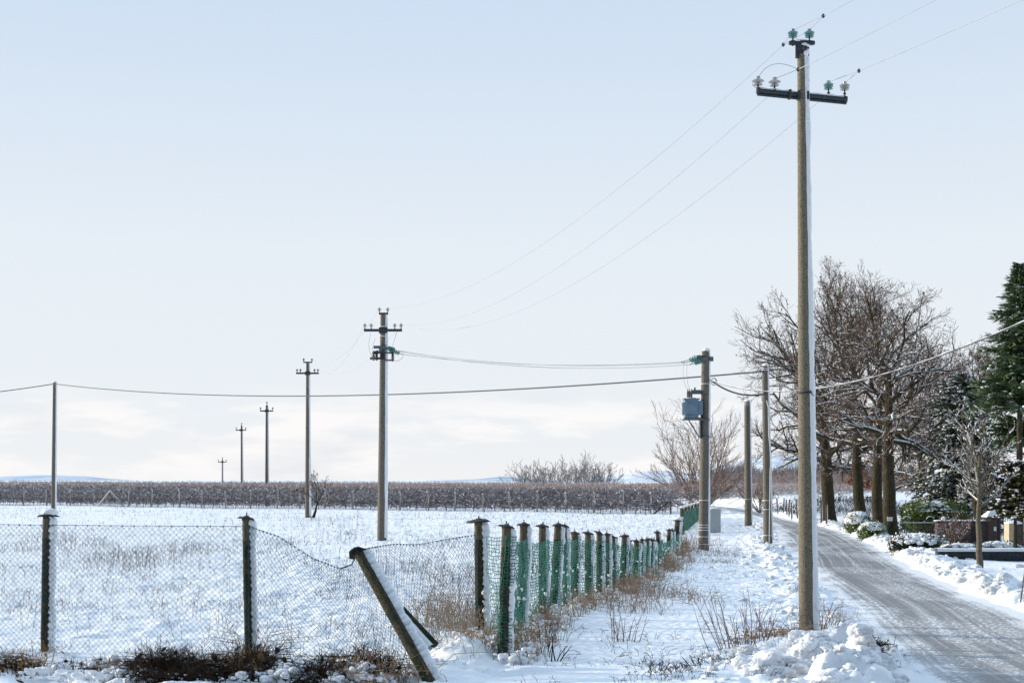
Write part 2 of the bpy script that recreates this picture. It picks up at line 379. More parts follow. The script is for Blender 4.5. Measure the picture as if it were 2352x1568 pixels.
# ploughed clods lying on the banks (uncountable crumbs)
C = []; Rd = []
def clods(n, fx, size, zoff=.3):
    for _ in range(n):
        x, y = fx()
        if rl(y) + .05 < x < rr(y) - .05 and -5 < y < 160: continue
        r_ = size * (0.25 + rng.random() ** 3) ; C.append((x, y, gz(x, y) + r_ * (zoff - .28))); Rd.append((r_ * rng.uniform(.8, 1.5), r_ * rng.uniform(.8, 1.4), r_ * rng.uniform(.6, 1)))
clods(700, lambda: ((lambda y: (rr(y) + .15 + rng.gamma(2, .32), y))(rng.uniform(20, 62))), .115, .15)
clods(420, lambda: ((lambda y: (rl(y) - .1 - rng.gamma(2, .3), y))(rng.uniform(21, 70))), .085, .15)
clods(620, lambda: (3.75 + rng.normal() * .66, 16.4 + rng.normal() * 1.05), .085, .12)
clods(26, lambda: (3.7 + rng.normal() * .6, 16.0 + rng.normal() * .8), .20, .0)
clods(120, lambda: (3.0 + rng.normal() * .6, 15.8 + rng.normal() * .4), .07, .12)
C.append((2.86, 15.75, gz(2.86, 15.75) + .06)); Rd.append((.17, .16, .13))
b = B(); C = np.array(C); Rd = np.array(Rd); big = Rd[:, 0] > .1
b.lumps(C[big], Rd[big], 4, amp=.13, seed=3, rough=.085); b.lumps(C[~big], Rd[~big], 3, amp=.16, seed=4, rough=.10)
struct(b.build('snow_bank', M['ploughed']), 'crumbled clods of ploughed snow heaped along both road edges')

# ------------------------------------------------------------------ distant hills
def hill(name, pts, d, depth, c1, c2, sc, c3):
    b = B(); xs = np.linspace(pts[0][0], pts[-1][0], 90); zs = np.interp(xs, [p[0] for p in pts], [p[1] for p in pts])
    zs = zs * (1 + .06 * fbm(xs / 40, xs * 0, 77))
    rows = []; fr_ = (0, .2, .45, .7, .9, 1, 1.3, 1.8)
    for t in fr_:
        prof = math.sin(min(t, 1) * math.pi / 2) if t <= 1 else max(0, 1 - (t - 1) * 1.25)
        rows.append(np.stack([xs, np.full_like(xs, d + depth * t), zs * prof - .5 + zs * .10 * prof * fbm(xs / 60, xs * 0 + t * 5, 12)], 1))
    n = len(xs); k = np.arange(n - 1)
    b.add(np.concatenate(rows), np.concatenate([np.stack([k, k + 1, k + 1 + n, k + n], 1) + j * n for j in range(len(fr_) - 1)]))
    return struct(b.build(name, mat(name, c1, c2, sc, .95, spec=0, contrast=.08, c3=c3, stretch=(1, .4, 2))))  # pale blue distance haze is put into the base colours
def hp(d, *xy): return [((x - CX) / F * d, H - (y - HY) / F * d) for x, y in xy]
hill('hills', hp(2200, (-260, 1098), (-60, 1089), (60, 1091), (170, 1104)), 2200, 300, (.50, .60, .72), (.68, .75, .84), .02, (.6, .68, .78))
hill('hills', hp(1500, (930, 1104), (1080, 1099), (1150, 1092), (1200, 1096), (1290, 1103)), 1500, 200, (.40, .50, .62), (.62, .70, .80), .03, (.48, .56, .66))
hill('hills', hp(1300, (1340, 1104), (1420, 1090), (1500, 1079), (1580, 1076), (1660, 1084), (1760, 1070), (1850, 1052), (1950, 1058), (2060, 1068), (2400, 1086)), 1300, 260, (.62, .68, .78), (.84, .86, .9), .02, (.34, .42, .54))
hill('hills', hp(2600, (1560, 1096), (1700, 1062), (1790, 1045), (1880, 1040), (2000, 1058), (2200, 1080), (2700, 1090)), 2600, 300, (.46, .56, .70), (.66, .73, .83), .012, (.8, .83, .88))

# ------------------------------------------------------------------ poles
def snow_strip(b, line, rad, ang, half, th, step=.1, mat=0, seed=0, jag=0, z_gap=None):
    """snow packed on one side of a round shaft: line p0->p1, radius at both ends, direction angle in the plane across"""
    p0, p1 = np.array(line[0], float), np.array(line[1], float); L = np.linalg.norm(p1 - p0); D = (p1 - p0) / L
    n = max(3, int(L / step)); r = np.random.default_rng(seed)
    ref = np.array([1., 0, 0]) - D * D[0]; ref /= np.linalg.norm(ref); oth = np.cross(D, ref)
    m = 9; rows = []
    wn = r.normal(size=n + 1); wn = np.convolve(wn, np.ones(3) / 3, 'same') + 2.2 * np.convolve(r.normal(size=n + 1), np.ones(9) / 9, 'same'); jn = r.uniform(0, 1, n + 1)
    for i in range(n + 1):
        t = i / n; rr_ = rad[0] + (rad[1] - rad[0]) * t
        tt = th * (1 + .14 * wn[i]) * (min(1, (1 - t) * n / 1.5 + .25)); hw = half * (1 + .06 * wn[i])
        ja = jag * (abs(((i * step / .085) % 1) - .5) * 2 + .5 * (jn[i] - .5))
        ring = []
        for q in range(m):
            u = q / (m - 1) * 2 - 1
            aa = ang + u * hw + (ja if u < 0 else 0) * (u * u)
            e = rr_ - .004 + tt * (1 - abs(u) ** 3.5)
            ring.append(p0 + D * L * t + e * (math.cos(aa) * ref + math.sin(aa) * oth))
        rows.append(ring)
    v = np.array(rows).reshape(-1, 3); k = np.arange(m - 1)
    b.add(v, np.concatenate([np.stack([k, k + 1, k + 1 + m, k + m], 1) + i * m for i in range(n)]), mat)
    top = [n * m + q for q in range(m)]; b.add(v[top], [list(range(m))], mat, False)
    return b

def shaft(b, p0, p1, r0, r1, sides=20, n=14, mat=0, wob=.0, seed=0):
    r = np.random.default_rng(seed); t = np.linspace(0, 1, n)[:, None]
    P = np.array(p0) + (np.array(p1) - np.array(p0)) * t
    rad = (r0 + (r1 - r0) * t[:, 0]) * (1 + wob * r.normal(size=n))
    return b.tube(P, rad, sides, mat)

def insulator(parent, p, size, tiers, m, pin=M['rust'], seg=18, lean=(0, 0)):
    """glass pin insulator: p = foot of the pin on the arm, size = disc radius"""
    x, y, z = p; b = B(); hpin = size * 1.15
    b.tube([(x, y, z - size * .9), (x, y, z + hpin)], size * .15, 8)
    b.lathe([(0, -size * .55), (size * .28, -size * .55), (size * .28, -size * .35), (0, -size * .35)], (x, y, z), 6, smooth=False)
    b.lathe([(size * .3, 0), (size * .3, size * .22), (size * .16, size * .24)], (x, y, z), 8)
    pin_o = b.build('insulator', pin, parent)
    g = B(); prof = []
    zz = hpin - size * .25
    if tiers == 3: ds = ((.86, .0), (.93, .5), (1.0, 1.0))
    else: ds = ((.76, .0), (1.0, .72))
    for k, (rr_, dz) in enumerate(ds):
        z0 = zz + dz * size * .82
        prof += [(.26 * size, z0 + .02 * size), (rr_ * size * .8, z0 - .10 * size), (rr_ * size, z0 - .05 * size), (rr_ * size, z0 + .03 * size), (rr_ * size * .7, z0 + .20 * size), (.3 * size, z0 + .34 * size)]
    prof += [(.42 * size, z0 + .42 * size), (.34 * size, z0 + .52 * size), (.44 * size, z0 + .62 * size), (.3 * size, z0 + .74 * size), (0, z0 + .76 * size)]
    g.lathe(prof, (x, y, z), seg); g.build('glass_disc', m, pin_o)
    return np.array([x, y, z + z0 + .5 * size])

GRP = 'concrete power line poles crossing the field'
# ---- the tall pole beside the road
P0 = gpz(1855, 1452); d1 = P0[1]
base = np.array([P0[0], d1, P0[2]])
big = thing('utility_pole', 'tall weathered concrete power pole beside the road, nearest and largest of all poles', 'utility pole', base, GRP)
topc = pt(1841, 118, d1)
b = B(); shaft(b, base - [0, 0, .3], topc, .124, .061, 32, 40, wob=.004, seed=1); b.build('pole_shaft', M['bigconc'], big)
b = B(); snow_strip(b, (base + [0, 0, .05], topc), (.124, .061), R(-6), R(52), .046, .06, seed=5); b.build('snow_strip', M['snow'], big)
def px(x, y, dd=0): return pt(x, y, d1 + dd)
b = B(); l_, r_ = px(1736, 214), px(1947, 225)
arm_off = np.array([0, -.13, 0])
b.tube([l_ + arm_off, r_ + arm_off + [0, .22, 0]], .036, 8); b.tube([l_ + arm_off + [0, .0, -.055], r_ + arm_off + [0, .22, -.055]], .020, 6)
for q in (0.01, .99):
    c = l_ + (r_ - l_) * q + arm_off + [0, .22 * q, 0]; b.lathe([(0, -.025), (.048, -.025), (.048, .025), (0, .025)], c, 10, M=Matrix.Rotation(R(90), 3, 'Y'))
for q in (.36, .46, .56): b.box(l_ + (r_ - l_) * q + [0, -.13 + .22 * q, -.01], (.035, .12, .12))
arm = b.build('crossarm', M['darksteel'], big)
b = B(); N_ = 26
tt = np.linspace(.01, .99, N_); b.tube([l_ + (r_ - l_) * q + arm_off + [0, .22 * q, .030 + .006 * math.sin(q * 40)] for q in tt], .022, 6); b.build('snow_ridge', M['snow'], arm)
b = B(); cc = px(1841, 100)
b.box(cc + [0, -.02, .0], (.33, .06, .055)); b.box(cc + [-.075, -.03, -.10], (.035, .05, .24)); b.box(cc + [.085, -.03, -.09], (.03, .05, .22)); b.box(cc + [0, -.045, -.10], (.13, .06, .12))
b.lathe([(0, -.02), (.035, -.02), (.035, .02), (0, .02)], cc + [.03, -.09, -.1], 10, M=Matrix.Rotation(R(90), 3, 'X'))
for sx in (-.165, .165): b.lathe([(0, -.02), (.03, -.02), (.03, .02), (0, .02)], cc + [sx, -.02, 0], 8, M=Matrix.Rotation(R(90), 3, 'Y'))
b.build('top_bracket', M['darksteel'], big)
b = B(); b.lumps([cc + [0, -.02, .035], cc + [-.06, -.02, .03], cc + [.05, -.06, -.04], cc + [.06, -.07, -.15]], np.array([(.09, .03, .018), (.05, .03, .02), (.05, .03, .03), (.04, .03, .05)]), 2); b.build('snow_dab', M['snow'], big)
ins_big = {}
for key, x, y, sz, tr, m in (('t1', 1821, 98, .073, 3, 'glassgreen'), ('t2', 1859, 98, .073, 3, 'glassgreen'), ('l1', 1741, 210, .088, 2, 'glassclear'), ('l2', 1779, 212, .088, 2, 'glassclear'), ('r1', 1903, 217, .073, 3, 'glassgreen'), ('r2', 1940, 219, .074, 3, 'glassclear')):
    dy = -.02 if key[0] == 't' else {'l1': -.13, 'l2': -.09, 'r1': .05, 'r2': .085}[key]
    ins_big[key] = insulator(big, px(x, y, dy) + [0, 0, .015], sz, tr, M[m])
b = B(); bd = px(1848, 902); b.lathe([(.108, -.012), (.112, -.012), (.112, .012), (.108, .012)], bd, 24); b.box(bd + [.05, -.105, .005], (.05, .03, .035)); b.tube([bd + [.07, -.1, .0], bd + [.11, -.12, -.05]], .006, 5); b.build('pole_band', M['darksteel'], big)

# ---- line poles across the field
def line_pole(name, label, xb, yb, d, ytop, xtop, arm_y, arm_x0, arm_x1, r0, r1, double, base_z=None, m='conc', top_off=13):
    bz = pt(xb, yb, d)
    if base_z is None: bz[2] = gz(bz[0], bz[1])
    else: bz[2] = base_z
    o = thing('utility_pole', label, 'utility pole', bz, GRP)
    tp = pt(xtop, ytop, d); s_ = d / F
    b = B(); shaft(b, bz - [0, 0, .3], tp, r0, r1, 16, 12); b.build('pole_shaft', M[m], o)
    b = B(); snow_strip(b, (bz + [0, 0, .1], tp), (r0, r1), R(-2), R(48), max(.04, r1 * .42), .18, seed=int(xb)); b.build('snow_strip', M['snow'], o)
    b = B(); A0, A1 = pt(arm_x0, arm_y, d), pt(arm_x1, arm_y + (.5 if double else 1), d); A0[1] -= r1 + .03; A1[1] -= r1 + .03
    b.box((A0 + A1) / 2, (np.linalg.norm(A1 - A0), .09, .085 + .004 * s_ * 100)); b.box((A0 + A1) / 2 + [0, .06, 0], (.3, .14, .2)); b.build('crossarm', M['darksteel'], o)
    res = {}
    sz = .085
    m2 = M['glassclear'] if d > 60 else M['glassclear']
    if double:
        xs = (arm_x0 + 2, arm_x0 + (arm_x1 - arm_x0) * .19, arm_x1 - (arm_x1 - arm_x0) * .19, arm_x1 - 2)
        for i_, x in enumerate(xs): res['a%d' % i_] = insulator(o, pt(x, arm_y, d) + [0, -r1 - .03, .05], sz, 2, M['ceramic'] if d > 60 else m2, seg=12)
        b = B(); c = pt(xtop, ytop, d); b.box(c + [0, 0, .03], (20 * s_, .08, .07)); b.build('top_bracket', M['darksteel'], o)
        for i_, q in enumerate((-9.5, 9.5)): res['t%d' % i_] = insulator(o, c + [q * s_, 0, .06], sz, 2, M['ceramic'] if d > 60 else m2, seg=12)
    else:
        for i_, x in enumerate((arm_x0 + 1, arm_x1 - 1)): res['a%d' % i_] = insulator(o, pt(x, arm_y, d) + [0, -r1 - .03, .05], sz * 1.2, 2, M['ceramic'], seg=8)
        res['t0'] = insulator(o, tp + [0, 0, .05], sz * 1.2, 2, M['ceramic'], seg=8)
    return o, res, tp
X2, D2 = gp(877, 1239)
pole2, ins2, top2 = line_pole('utility_pole', 'concrete power pole in the field with a switch gear rack below its crossarm', 877, 1239, D2, 722, 881, 759, 837, 924, .175, .115, True)
X3, D3 = gp(707, 1188)
pole3, ins3, top3 = line_pole('utility_pole', 'concrete power pole in the field with a small bare tree at its foot', 707, 1188, D3, 833, 707, 857, 681, 733, .165, .10, True)
X4, D4 = gp(613, 1161)
pole4, ins4, top4 = line_pole('utility_pole', 'thin power pole at the vineyard edge carrying a three insulator crossarm', 613, 1161, D4 - 2, 930, 613, 943, 598, 628, .165, .10, False)
pole5, ins5, top5 = line_pole('utility_pole', 'far power pole rising out of the vineyard, second smallest of the row', 556, 1150, 150, 977, 555, 987, 542, 566, .16, .10, False)
pole6, ins6, top6 = line_pole('utility_pole', 'farthest and smallest power pole, just clearing the vineyard tops', 511, 1150, 195, 1054, 511, 1060, 501, 521, .13, .09, False)
# switch gear on the second pole
def p2(x, y, dy=0): return pt(x, y, D2 + dy)
rack = B()
for y in (797, 809): rack.box(p2(872, y, -.2), (28 * D2 / F, .06, .10))
rack.box(p2(866, 823, -.2), (32 * D2 / F, .06, .09)); rack.box(p2(895, 810, -.2), (18 * D2 / F, .05, .06)); rack.box(p2(893, 827, -.2), (16 * D2 / F, .05, .06))
rack.box(p2(874, 803, -.2), (6 * D2 / F, .08, .22)); rack.box(p2(880, 800, -.16), (20 * D2 / F, .1, .08)); rack.tube([p2(855, 811, -.22), p2(866, 806, -.22), p2(884, 812, -.22)], .035, 6)
rk = rack.build('switch_rack', M['steel'], pole2)
for x, y in ((858, 817), (865, 817), (876, 818), (882, 818), (902, 819)):
    b = B(); c = p2(x, y, -.24); prof = []
    for k in range(5): prof += [(.035, -.13 + k * .055), (.075, -.115 + k * .055), (.035, -.09 + k * .055)]
    b.lathe([(0, -.17), (.03, -.17)] + prof + [(.03, .17), (0, .17)], c, 10); b.build('insulator', M['ceramic'], rk)
for (xa, ya), (xb, yb) in (((891, 799), (912, 805)), ((893, 804), (927, 814))):
    b = B(); q0, q1 = p2(xa, ya, -.2), p2(xb, yb, -.35); b.tube([q0, q1], .016, 6)
    for k in range(5):
        c = q0 + (q1 - q0) * (.1 + .14 * k); D = Vector(q1 - q0).to_track_quat('Z', 'Y').to_matrix()
        b.lathe([(0, -.02), (.085, -.015), (.09, .0), (.03, .035), (0, .04)], c, 10, M=D)
    b.build('strain_insulator', M['glassgreen'], rk)
b = B()
for y in (750, 772, 827): b = B(); b.lathe([(.13 + (y - 722) * .00012, -.02), (.136 + (y - 722) * .00012, -.02), (.136 + (y - 722) * .00012, .02), (.13 + (y - 722) * .00012, .02)], p2(880, y), 18); b.build('pole_band', M['band'], pole2)
b = B()
def arc(pts, n=14):
    pts = [np.array(p) for p in pts]; out = []
    for i in range(n + 1):
        t = i / n; q = [p.copy() for p in pts]
        while len(q) > 1: q = [q[k] * (1 - t) + q[k + 1] * t for k in range(len(q) - 1)]
        out.append(q[0])
    return np.array(out)
for pts in ([(852, 765), (842, 790), (848, 818), (862, 825)], [(862, 778), (850, 800), (858, 818), (866, 824)], [(912, 762), (905, 780), (900, 800), (895, 806)], [(926, 815), (924, 828), (912, 830), (905, 828)]):
    b = B(); b.tube(arc([p2(x, y, -.3) for x, y in pts]), .008, 4); b.build('jumper_wire', M['wire'], pole2)

# ---- low voltage poles
def plain_pole(label, xb, yb, xt, yt, r0, r1, d=None, rings=(), capz=True, ring_r=None):
    if d is None: X, d = gp(xb, yb)
    bz = pt(xb, yb, d); bz[2] = gz(bz[0], bz[1]); tp = pt(xt, yt, d)
    o = thing('utility_pole', label, 'utility pole', bz, 'plain concrete cable poles')
    b = B(); shaft(b, bz - [0, 0, .3], tp, r0, r1, 24, 16, wob=.003, seed=int(xb)); b.build('pole_shaft', M['conc'], o)
    b = B(); snow_strip(b, (bz + [0, 0, .15], tp), (r0, r1), R(-2), R(40), .032, .12, seed=int(xb))
    if capz: b.lumps([tp + [.02, 0, .02]], np.array([(r1 * 1.02, r1, .07)]), 3, amp=.08)
    b.build('snow_strip', M['snow'], o)
    if rings:
        for y in rings:
            b = B()
            t = (yb - y) / (yb - yt); rr_ = r0 + (r1 - r0) * t; c = bz + (tp - bz) * t
            b.lathe([(rr_ * .98, -.012), (rr_ + .006, -.012), (rr_ + .006, .012), (rr_ * .98, .012)], c, 24); b.build('pole_band', M['band'], o)
    return o, tp, d
poleL, topL, dL = plain_pole('lone plain concrete pole standing in the field behind the leftmost fence post', 123, 1173, 126, 878, .175, .13, rings=(881,))
poleT, topT, dT = plain_pole('thick concrete pole carrying a grey transformer, behind the end of the green fence', 1616, 1262, 1621, 806, .175, .125, rings=(1147, 1203, 1209, 1215, 1230, 1247, 881))
poleU, topU, dU = plain_pole('plain concrete pole with a pale conduit and a snowy cable, left of the nearest pole', 1764, 1249, 1757, 840, .155, .10, rings=(1152, 1173, 1233, 846, 850))
poleV, topV, dV = plain_pole('shorter plain concrete pole between the transformer pole and the conduit pole', 1719, 1208, 1716, 922, .175, .135, rings=(1146, 925, 929))
sU = dU / F
b = B(); pts = [(1758, 920), (1762, 935), (1763, 1000), (1768, 1050), (1766, 1080), (1765, 1150), (1764, 1248)]
b.tube([pt(x + 1, y, dU) + [0, -.165 if y > 1000 else -.14, 0] for x, y in pts], .017, 6); b.build('conduit', M['band'], poleU)
# bracket ring and strain insulators at the transformer pole's head
sT = dT / F
b = B(); c = pt(1620, 823, dT); b.lathe([(.13, -.06), (.145, -.06), (.145, .06), (.13, .06)], c, 20); b.box(c + [-.19, -.05, .03], (.16, .14, .12)); b.box(c + [.18, -.05, -.02], (.12, .1, .14)); b.tube(arc([c + [-.2, 0, .02], c + [-.3, 0, .16], c + [-.42, -.05, .02]]), .008, 5)
tb = b.build('head_bracket', M['steel'], poleT)
ENDS_T = []
for (xa, ya), (xb, yb), dy in (((1612, 818), (1566, 831), -.15), ((1613, 824), (1571, 833), -.02), ((1614, 829), (1585, 837), .2)):
    q0, q1 = pt(xa, ya, dT + dy), pt(xb, yb, dT + dy - .1); b = B(); b.tube([q0, q1], .014, 6); D = Vector(q1 - q0).to_track_quat('Z', 'Y').to_matrix()
    for k in range(5): b.lathe([(0, -.02), (.07, -.015), (.075, 0), (.03, .03), (0, .035)], q0 + (q1 - q0) * (.1 + .12 * k), 10, M=D)
    b.box(q1, (.05, .03, .03)); b.build('strain_insulator', M['glassgreen'], tb); ENDS_T.append(q1)
b = B()
cc = pt(1637, 877, dT) + [0, -.15, 0]
for k in range(3): b.tube([cc + [.07 * math.cos(a_) * (1 + .1 * k) + .01 * k, -.02 * k, .11 * math.sin(a_)] for a_ in np.linspace(0, 6.4, 20)], .014, 6)
b.build('cable_coil', M['band'], poleT)
# transformer bolted to a bracket high on the pole
tr_base = pt(1587, 962, dT)
tr = thing('pole_transformer', 'blue grey transformer box mounted high on the thick concrete pole', 'transformer', tr_base)
yT = -.12
b = B(); c = pt(1587, 938, dT + yT); w, hgt = 31 * sT, 41 * sT
b.box(c, (w, .42, hgt)); b.box(c + [0, 0, hgt / 2 + .015], (w + .08, .48, .035)); b.box(c + [0, -.225, -hgt * .42], (w * .96, .03, .03))
for k in range(5): b.box(c + [-w * .5 - .02, -.14 + .075 * k, 0], (.05, .018, hgt * .7))
b.lathe([(0, -.005), (.05, -.005), (.05, .005), (0, .005)], c + [-.07, -.215, .14], 12, M=Matrix.Rotation(R(90), 3, 'X'))
b.build('tank', M['transf'], tr)
b = B()
for k in range(5): b.box(c + [w * .5 + .07, -.18 + .085 * k, .02], (.12, .03, hgt * .78))
b.box(c + [w * .5 + .01, -.0, .02], (.03, .36, hgt * .6)); b.build('radiator', M['transf'], tr)
for k, xq in enumerate((1580, 1584, 1588)):
    b = B(); q = pt(xq, 915, dT + yT - .08 + k * .09); prof = []
    for j in range(6): prof += [(.022, j * .04), (.048, .012 + j * .04), (.024, .03 + j * .04)]
    b.lathe([(0, 0)] + prof + [(.012, .25), (.012, .3), (0, .3)], q, 10); b.build('bushing', M['ceramic'], tr)
b = B(); b.box(pt(1599, 900, dT + yT + .05), (22 * sT, .09, .13)); b.box(pt(1596, 893, dT + yT + .05), (.05, .05, .09)); b.build('arrester_bracket', M['steel'], tr)
b = B(); b.box(pt(1592, 963, dT + yT), (48 * sT, .34, .045)); b.box(pt(1592, 960, dT + yT - .16), (40 * sT, .04, .05))
for dy in (-.13, .1): b.tube([pt(1582, 965, dT + yT + dy), pt(1606, 1004, dT + yT + dy * .6)], .022, 6)
b.box(pt(1608, 985, dT + yT), (.03, .16, 42 * sT))
for y in (964, 1003): b.lathe([(.158, -.03), (.17, -.03), (.17, .03), (.158, .03)], pt(1618.5, y, dT), 20)
b.build('support_bracket', M['steel'], tr)
b = B(); b.lumps([c + [.0, -.02, hgt / 2 + .045], pt(1592, 962, dT + yT - .1) + [0, 0, .035]], np.array([(w * .42, .2, .025), (.22, .06, .02)]), 2, amp=.1); b.build('snow_cap', M['snow'], tr)
b = B()
for pts in ([(1570, 833), (1566, 870), (1574, 890), (1581, 896)], [(1578, 834), (1576, 870), (1580, 888), (1585, 895)]): b = B(); b.tube(arc([pt(x, y, dT - .2) for x, y in pts]), .006, 4); b.build('jumper_wire', M['wire'], tr)

# street cabinet behind the transformer pole
X, Y = gp(1642, 1221); z0 = gz(X, Y)
cab = thing('street_cabinet', 'pale grey electric cabinet with a snow cap beside the transformer pole', 'cabinet', (X, Y, z0))
b = B(); b.box((X, Y, z0 + .45), (.44, .32, .98)); b.box((X, Y, z0 + .955), (.48, .36, .05)); b.build('cabinet_body', M['cabinet'], cab)
b = B(); b.box((X - .01, Y - .165, z0 + .46), (.38, .012, .86)); b.box((X + .17, Y - .18, z0 + .5), (.025, .02, .09)); b.build('door', M['cabinet'], cab)
b = B(); b.lumps([(X, Y, z0 + 1.0), (X - .1, Y, z0 + 1.0), (X + .12, Y, z0 + .99)], np.array([(.25, .19, .06), (.16, .18, .06), (.14, .18, .05)]), 3, amp=.1); b.build('snow_cap', M['snow'], cab)

# ------------------------------------------------------------------ wires
def sagline(p0, p1, s, n=60, t0=0, t1=1):
    p0, p1 = np.array(p0, float), np.array(p1, float); t = np.linspace(t0, t1, n)[:, None]
    P = p0 + (p1 - p0) * t; P[:, 2] -= (4 * s * t * (1 - t))[:, 0]; return P
def wire(label, P, r, m='wire', name='power_line', group=None, clamps=(), snow=0):
    b = B(); b.tube(P, r, 6)
    root = thing(name, label, 'power line' if name == 'power_line' else 'cable', P[0], group)
    b.build('conductor', M[m], root)
    for c in clamps:
        k = B(); k.lathe([(0, -.035), (.03, 0), (0, .035)], c, 4, smooth=False); k.box(c, (.028, .028, .05)); k.build('clamp', M['darksteel'], root)
    if snow:
        n = len(P); r2 = np.random.default_rng(5); k = B(); Q = P + [0, 0, r * .75]; Q[:, 2] += r2.normal(size=n) * r * .12
        k.tube(Q, r * snow * (1 + .12 * r2.normal(size=n)), 6); k.build('snow_coat', M['snow'], root)
    return root
G1, G2, G3 = 'conductors between the two nearest line poles', 'conductors leaving towards the upper right', 'conductors between the second and third line pole'
clA, clB, clC = px(1799, 103, .35), px(1832, 160, -.14), px(1740, 232, .3)
outA, outB, outC = px(1891, 37, -.5), px(1833, 160, -.2), px(1973, 163, -.45)
far = np.array([13.3, -11., 8.6])
wire('thin conductor from the nearest pole top to the second pole, uppermost of three', sagline(clA, ins2['t1'], .95),   .0048, group=G1, clamps=(clA,))
wire('thin conductor from the left insulators of the nearest pole to the second pole', sagline(ins_big['l2'] + [0, .1, -.15], ins2['a3'], 1.0),   .0048, group=G1)
wire('thin conductor from behind the nearest pole to the second pole, lowest of three', sagline(ins_big['r1'] + [0, .15, -.15], ins2['a2'] + [.9, 0, -.18], 1.05),   .0048, group=G1)
for lb, p, q in (('thin conductor leaving the top insulators of the nearest pole to the upper right', outA, far + [.0, 0, .7]), ('thin conductor crossing in front of the nearest pole to the upper right', outB, far + [-.55, 0, .0]), ('thin conductor leaving the right crossarm end to the upper right edge', outC, far + [.75, 0, -.3])):
    wire(lb, sagline(p, q, .55, 70),   .0055, group=G2, clamps=(p,))
b = B()
for p, q in ((ins_big['t1'], outA), (ins_big['t2'], outA), (ins_big['t2'], clA), (ins_big['t1'], clA), (ins_big['r1'], outC), (ins_big['r2'], outC), (ins_big['l2'], outB)): b = B(); b.tube([p, q], .0045, 5); b.build('jumper_wire', M['wire'], big)
b = B(); b.tube(arc([ins_big['l1'], px(1762, 140, -.1), px(1795, 140, -.15), outB]), .0045, 5); b.build('jumper_wire', M['wire'], big)
b = B(); b.tube(arc([ins_big['l1'] + [-.05, 0, -.05], px(1722, 195), px(1732, 200), px(1745, 206)]), .0045, 5)
b.build('jumper_wire', M['wire'], big)
for lb, k1, k2 in (('faint conductor between the pole tops of the second and third pole', 't0', 't1'), ('faint conductor between left crossarm ends of the second and third pole', 'a0', 'a2'), ('faint conductor between right crossarm ends of the second and third pole', 'a3', 'a3')):
    wire(lb, sagline(ins2[k1], ins3[k2], .9, 40), .005, group=G3)
for i_, (q, lb) in enumerate(zip(ENDS_T, ('upper thin conductor from the switch gear pole to the transformer pole', 'middle thin conductor from the switch gear pole to the transformer pole', 'lower thin conductor from the switch gear pole to the transformer pole'))):
    wire(lb, sagline(p2((927, 915, 912)[i_], (814, 805, 806)[i_], -.35), q, .22 + .05 * i_, 40), .0095, group='conductors to the transformer pole')
hookL = topL + [0, -.14, -.12]
wire('black cable sagging across the field from the lone pole to the conduit pole', sagline(hookL + [.1, 0, 0], pt(1753, 853, dU - .1), .83, 80), .03, 'cable', 'overhead_cable')
wire('black cable running from the lone pole out past the left edge', sagline(hookL + [-.1, 0, 0], (-62, 98, 8.8), 1.25, 40), .03, 'cable', 'overhead_cable')
wire('short black cable drooping between the transformer pole and the conduit pole', arc([pt(1633, 873, dT - .1), pt(1672, 903, dT + 1), pt(1712, 913, dU - 1), pt(1758, 904, dU - .12)], 24), .026, 'cable', 'overhead_cable')
Q0 = pt(1630, 872, dT - .15); Q1 = pt(2560, 640, 17)
Pn = sagline(Q0, Q1, .78, 200, 0, 1.7)
wire('thick snow covered cable rising to the right edge in front of the bare trees', Pn, .0125, 'cable', 'overhead_cable', snow=.62)

# ------------------------------------------------------------------ chain link fence on the left
def post(parent, p0, p1, r, label=None, m='postdark', cap=True, strip=True, seed=0, capr=2.1, ang=-15, th=.06, snowcap=False, jag=.5, headm=None):
    p0, p1 = np.array(p0, float), np.array(p1, float); D = p1 - p0; L = np.linalg.norm(D); D /= L
    b = B(); k = .84
    shaft(b, p0 - D * .15, p0 + D * L * k, r * 1.05, r, 14, 16, wob=.02, seed=seed)
    if headm: shaft(b, p0 + D * L * k, p1, r * .995, r * .93, 14, 5, wob=.02, seed=seed + 1, mat=1)
    else: shaft(b, p0 + D * L * k, p1, r, r * .95, 14, 5, wob=.02, seed=seed + 1)
    o = b.build('post', [M[m], M[headm or m]], parent)
    if label: o['label'] = label
    Mq = Vector(D).to_track_quat('Z', 'Y').to_matrix()
    if cap:
        rn = np.random.default_rng(seed + 50); b = B(); rc = r * capr * rn.uniform(.85, 1.12)
        b.lathe([(0, .030), (rc * .18, .026), (rc * .40, .010), (rc * .75, .004), (rc * (.95 + .1 * rn.random()), -.014), (rc, -.022), (rc * .9, -.022), (rc * .6, -.012), (r * .9, -.014), (r * .9, -.045)], p1, 16, wob=.10, M=np.array(Matrix.Rotation(rn.normal() * .16, 3, 'Y') @ Matrix.Rotation(rn.normal() * .06, 3, 'X')) @ np.array(Mq))
        b.tube([p1 + Mq @ Vector((0, 0, .03)), p1 + Mq @ Vector((.012, 0, .06))], .008, 5)
        b.build('cap', M['cap'], o)
    if strip or snowcap:
        b = B()
        if strip: snow_strip(b, (p0 + D * .05, p1 - D * .02), (r, r), R(ang), R(44), th, .03, seed=seed + 9, jag=jag)
        if snowcap: b.lumps([p1 + [.035, 0, .035]], np.array([(r * 1.5, r * 1.2, .05)]), 3, amp=.12, seed=seed)
        b.build('snow_strip', M['snow'], o)
    return o
def top_at(x, y, d): return pt(x, y, d)

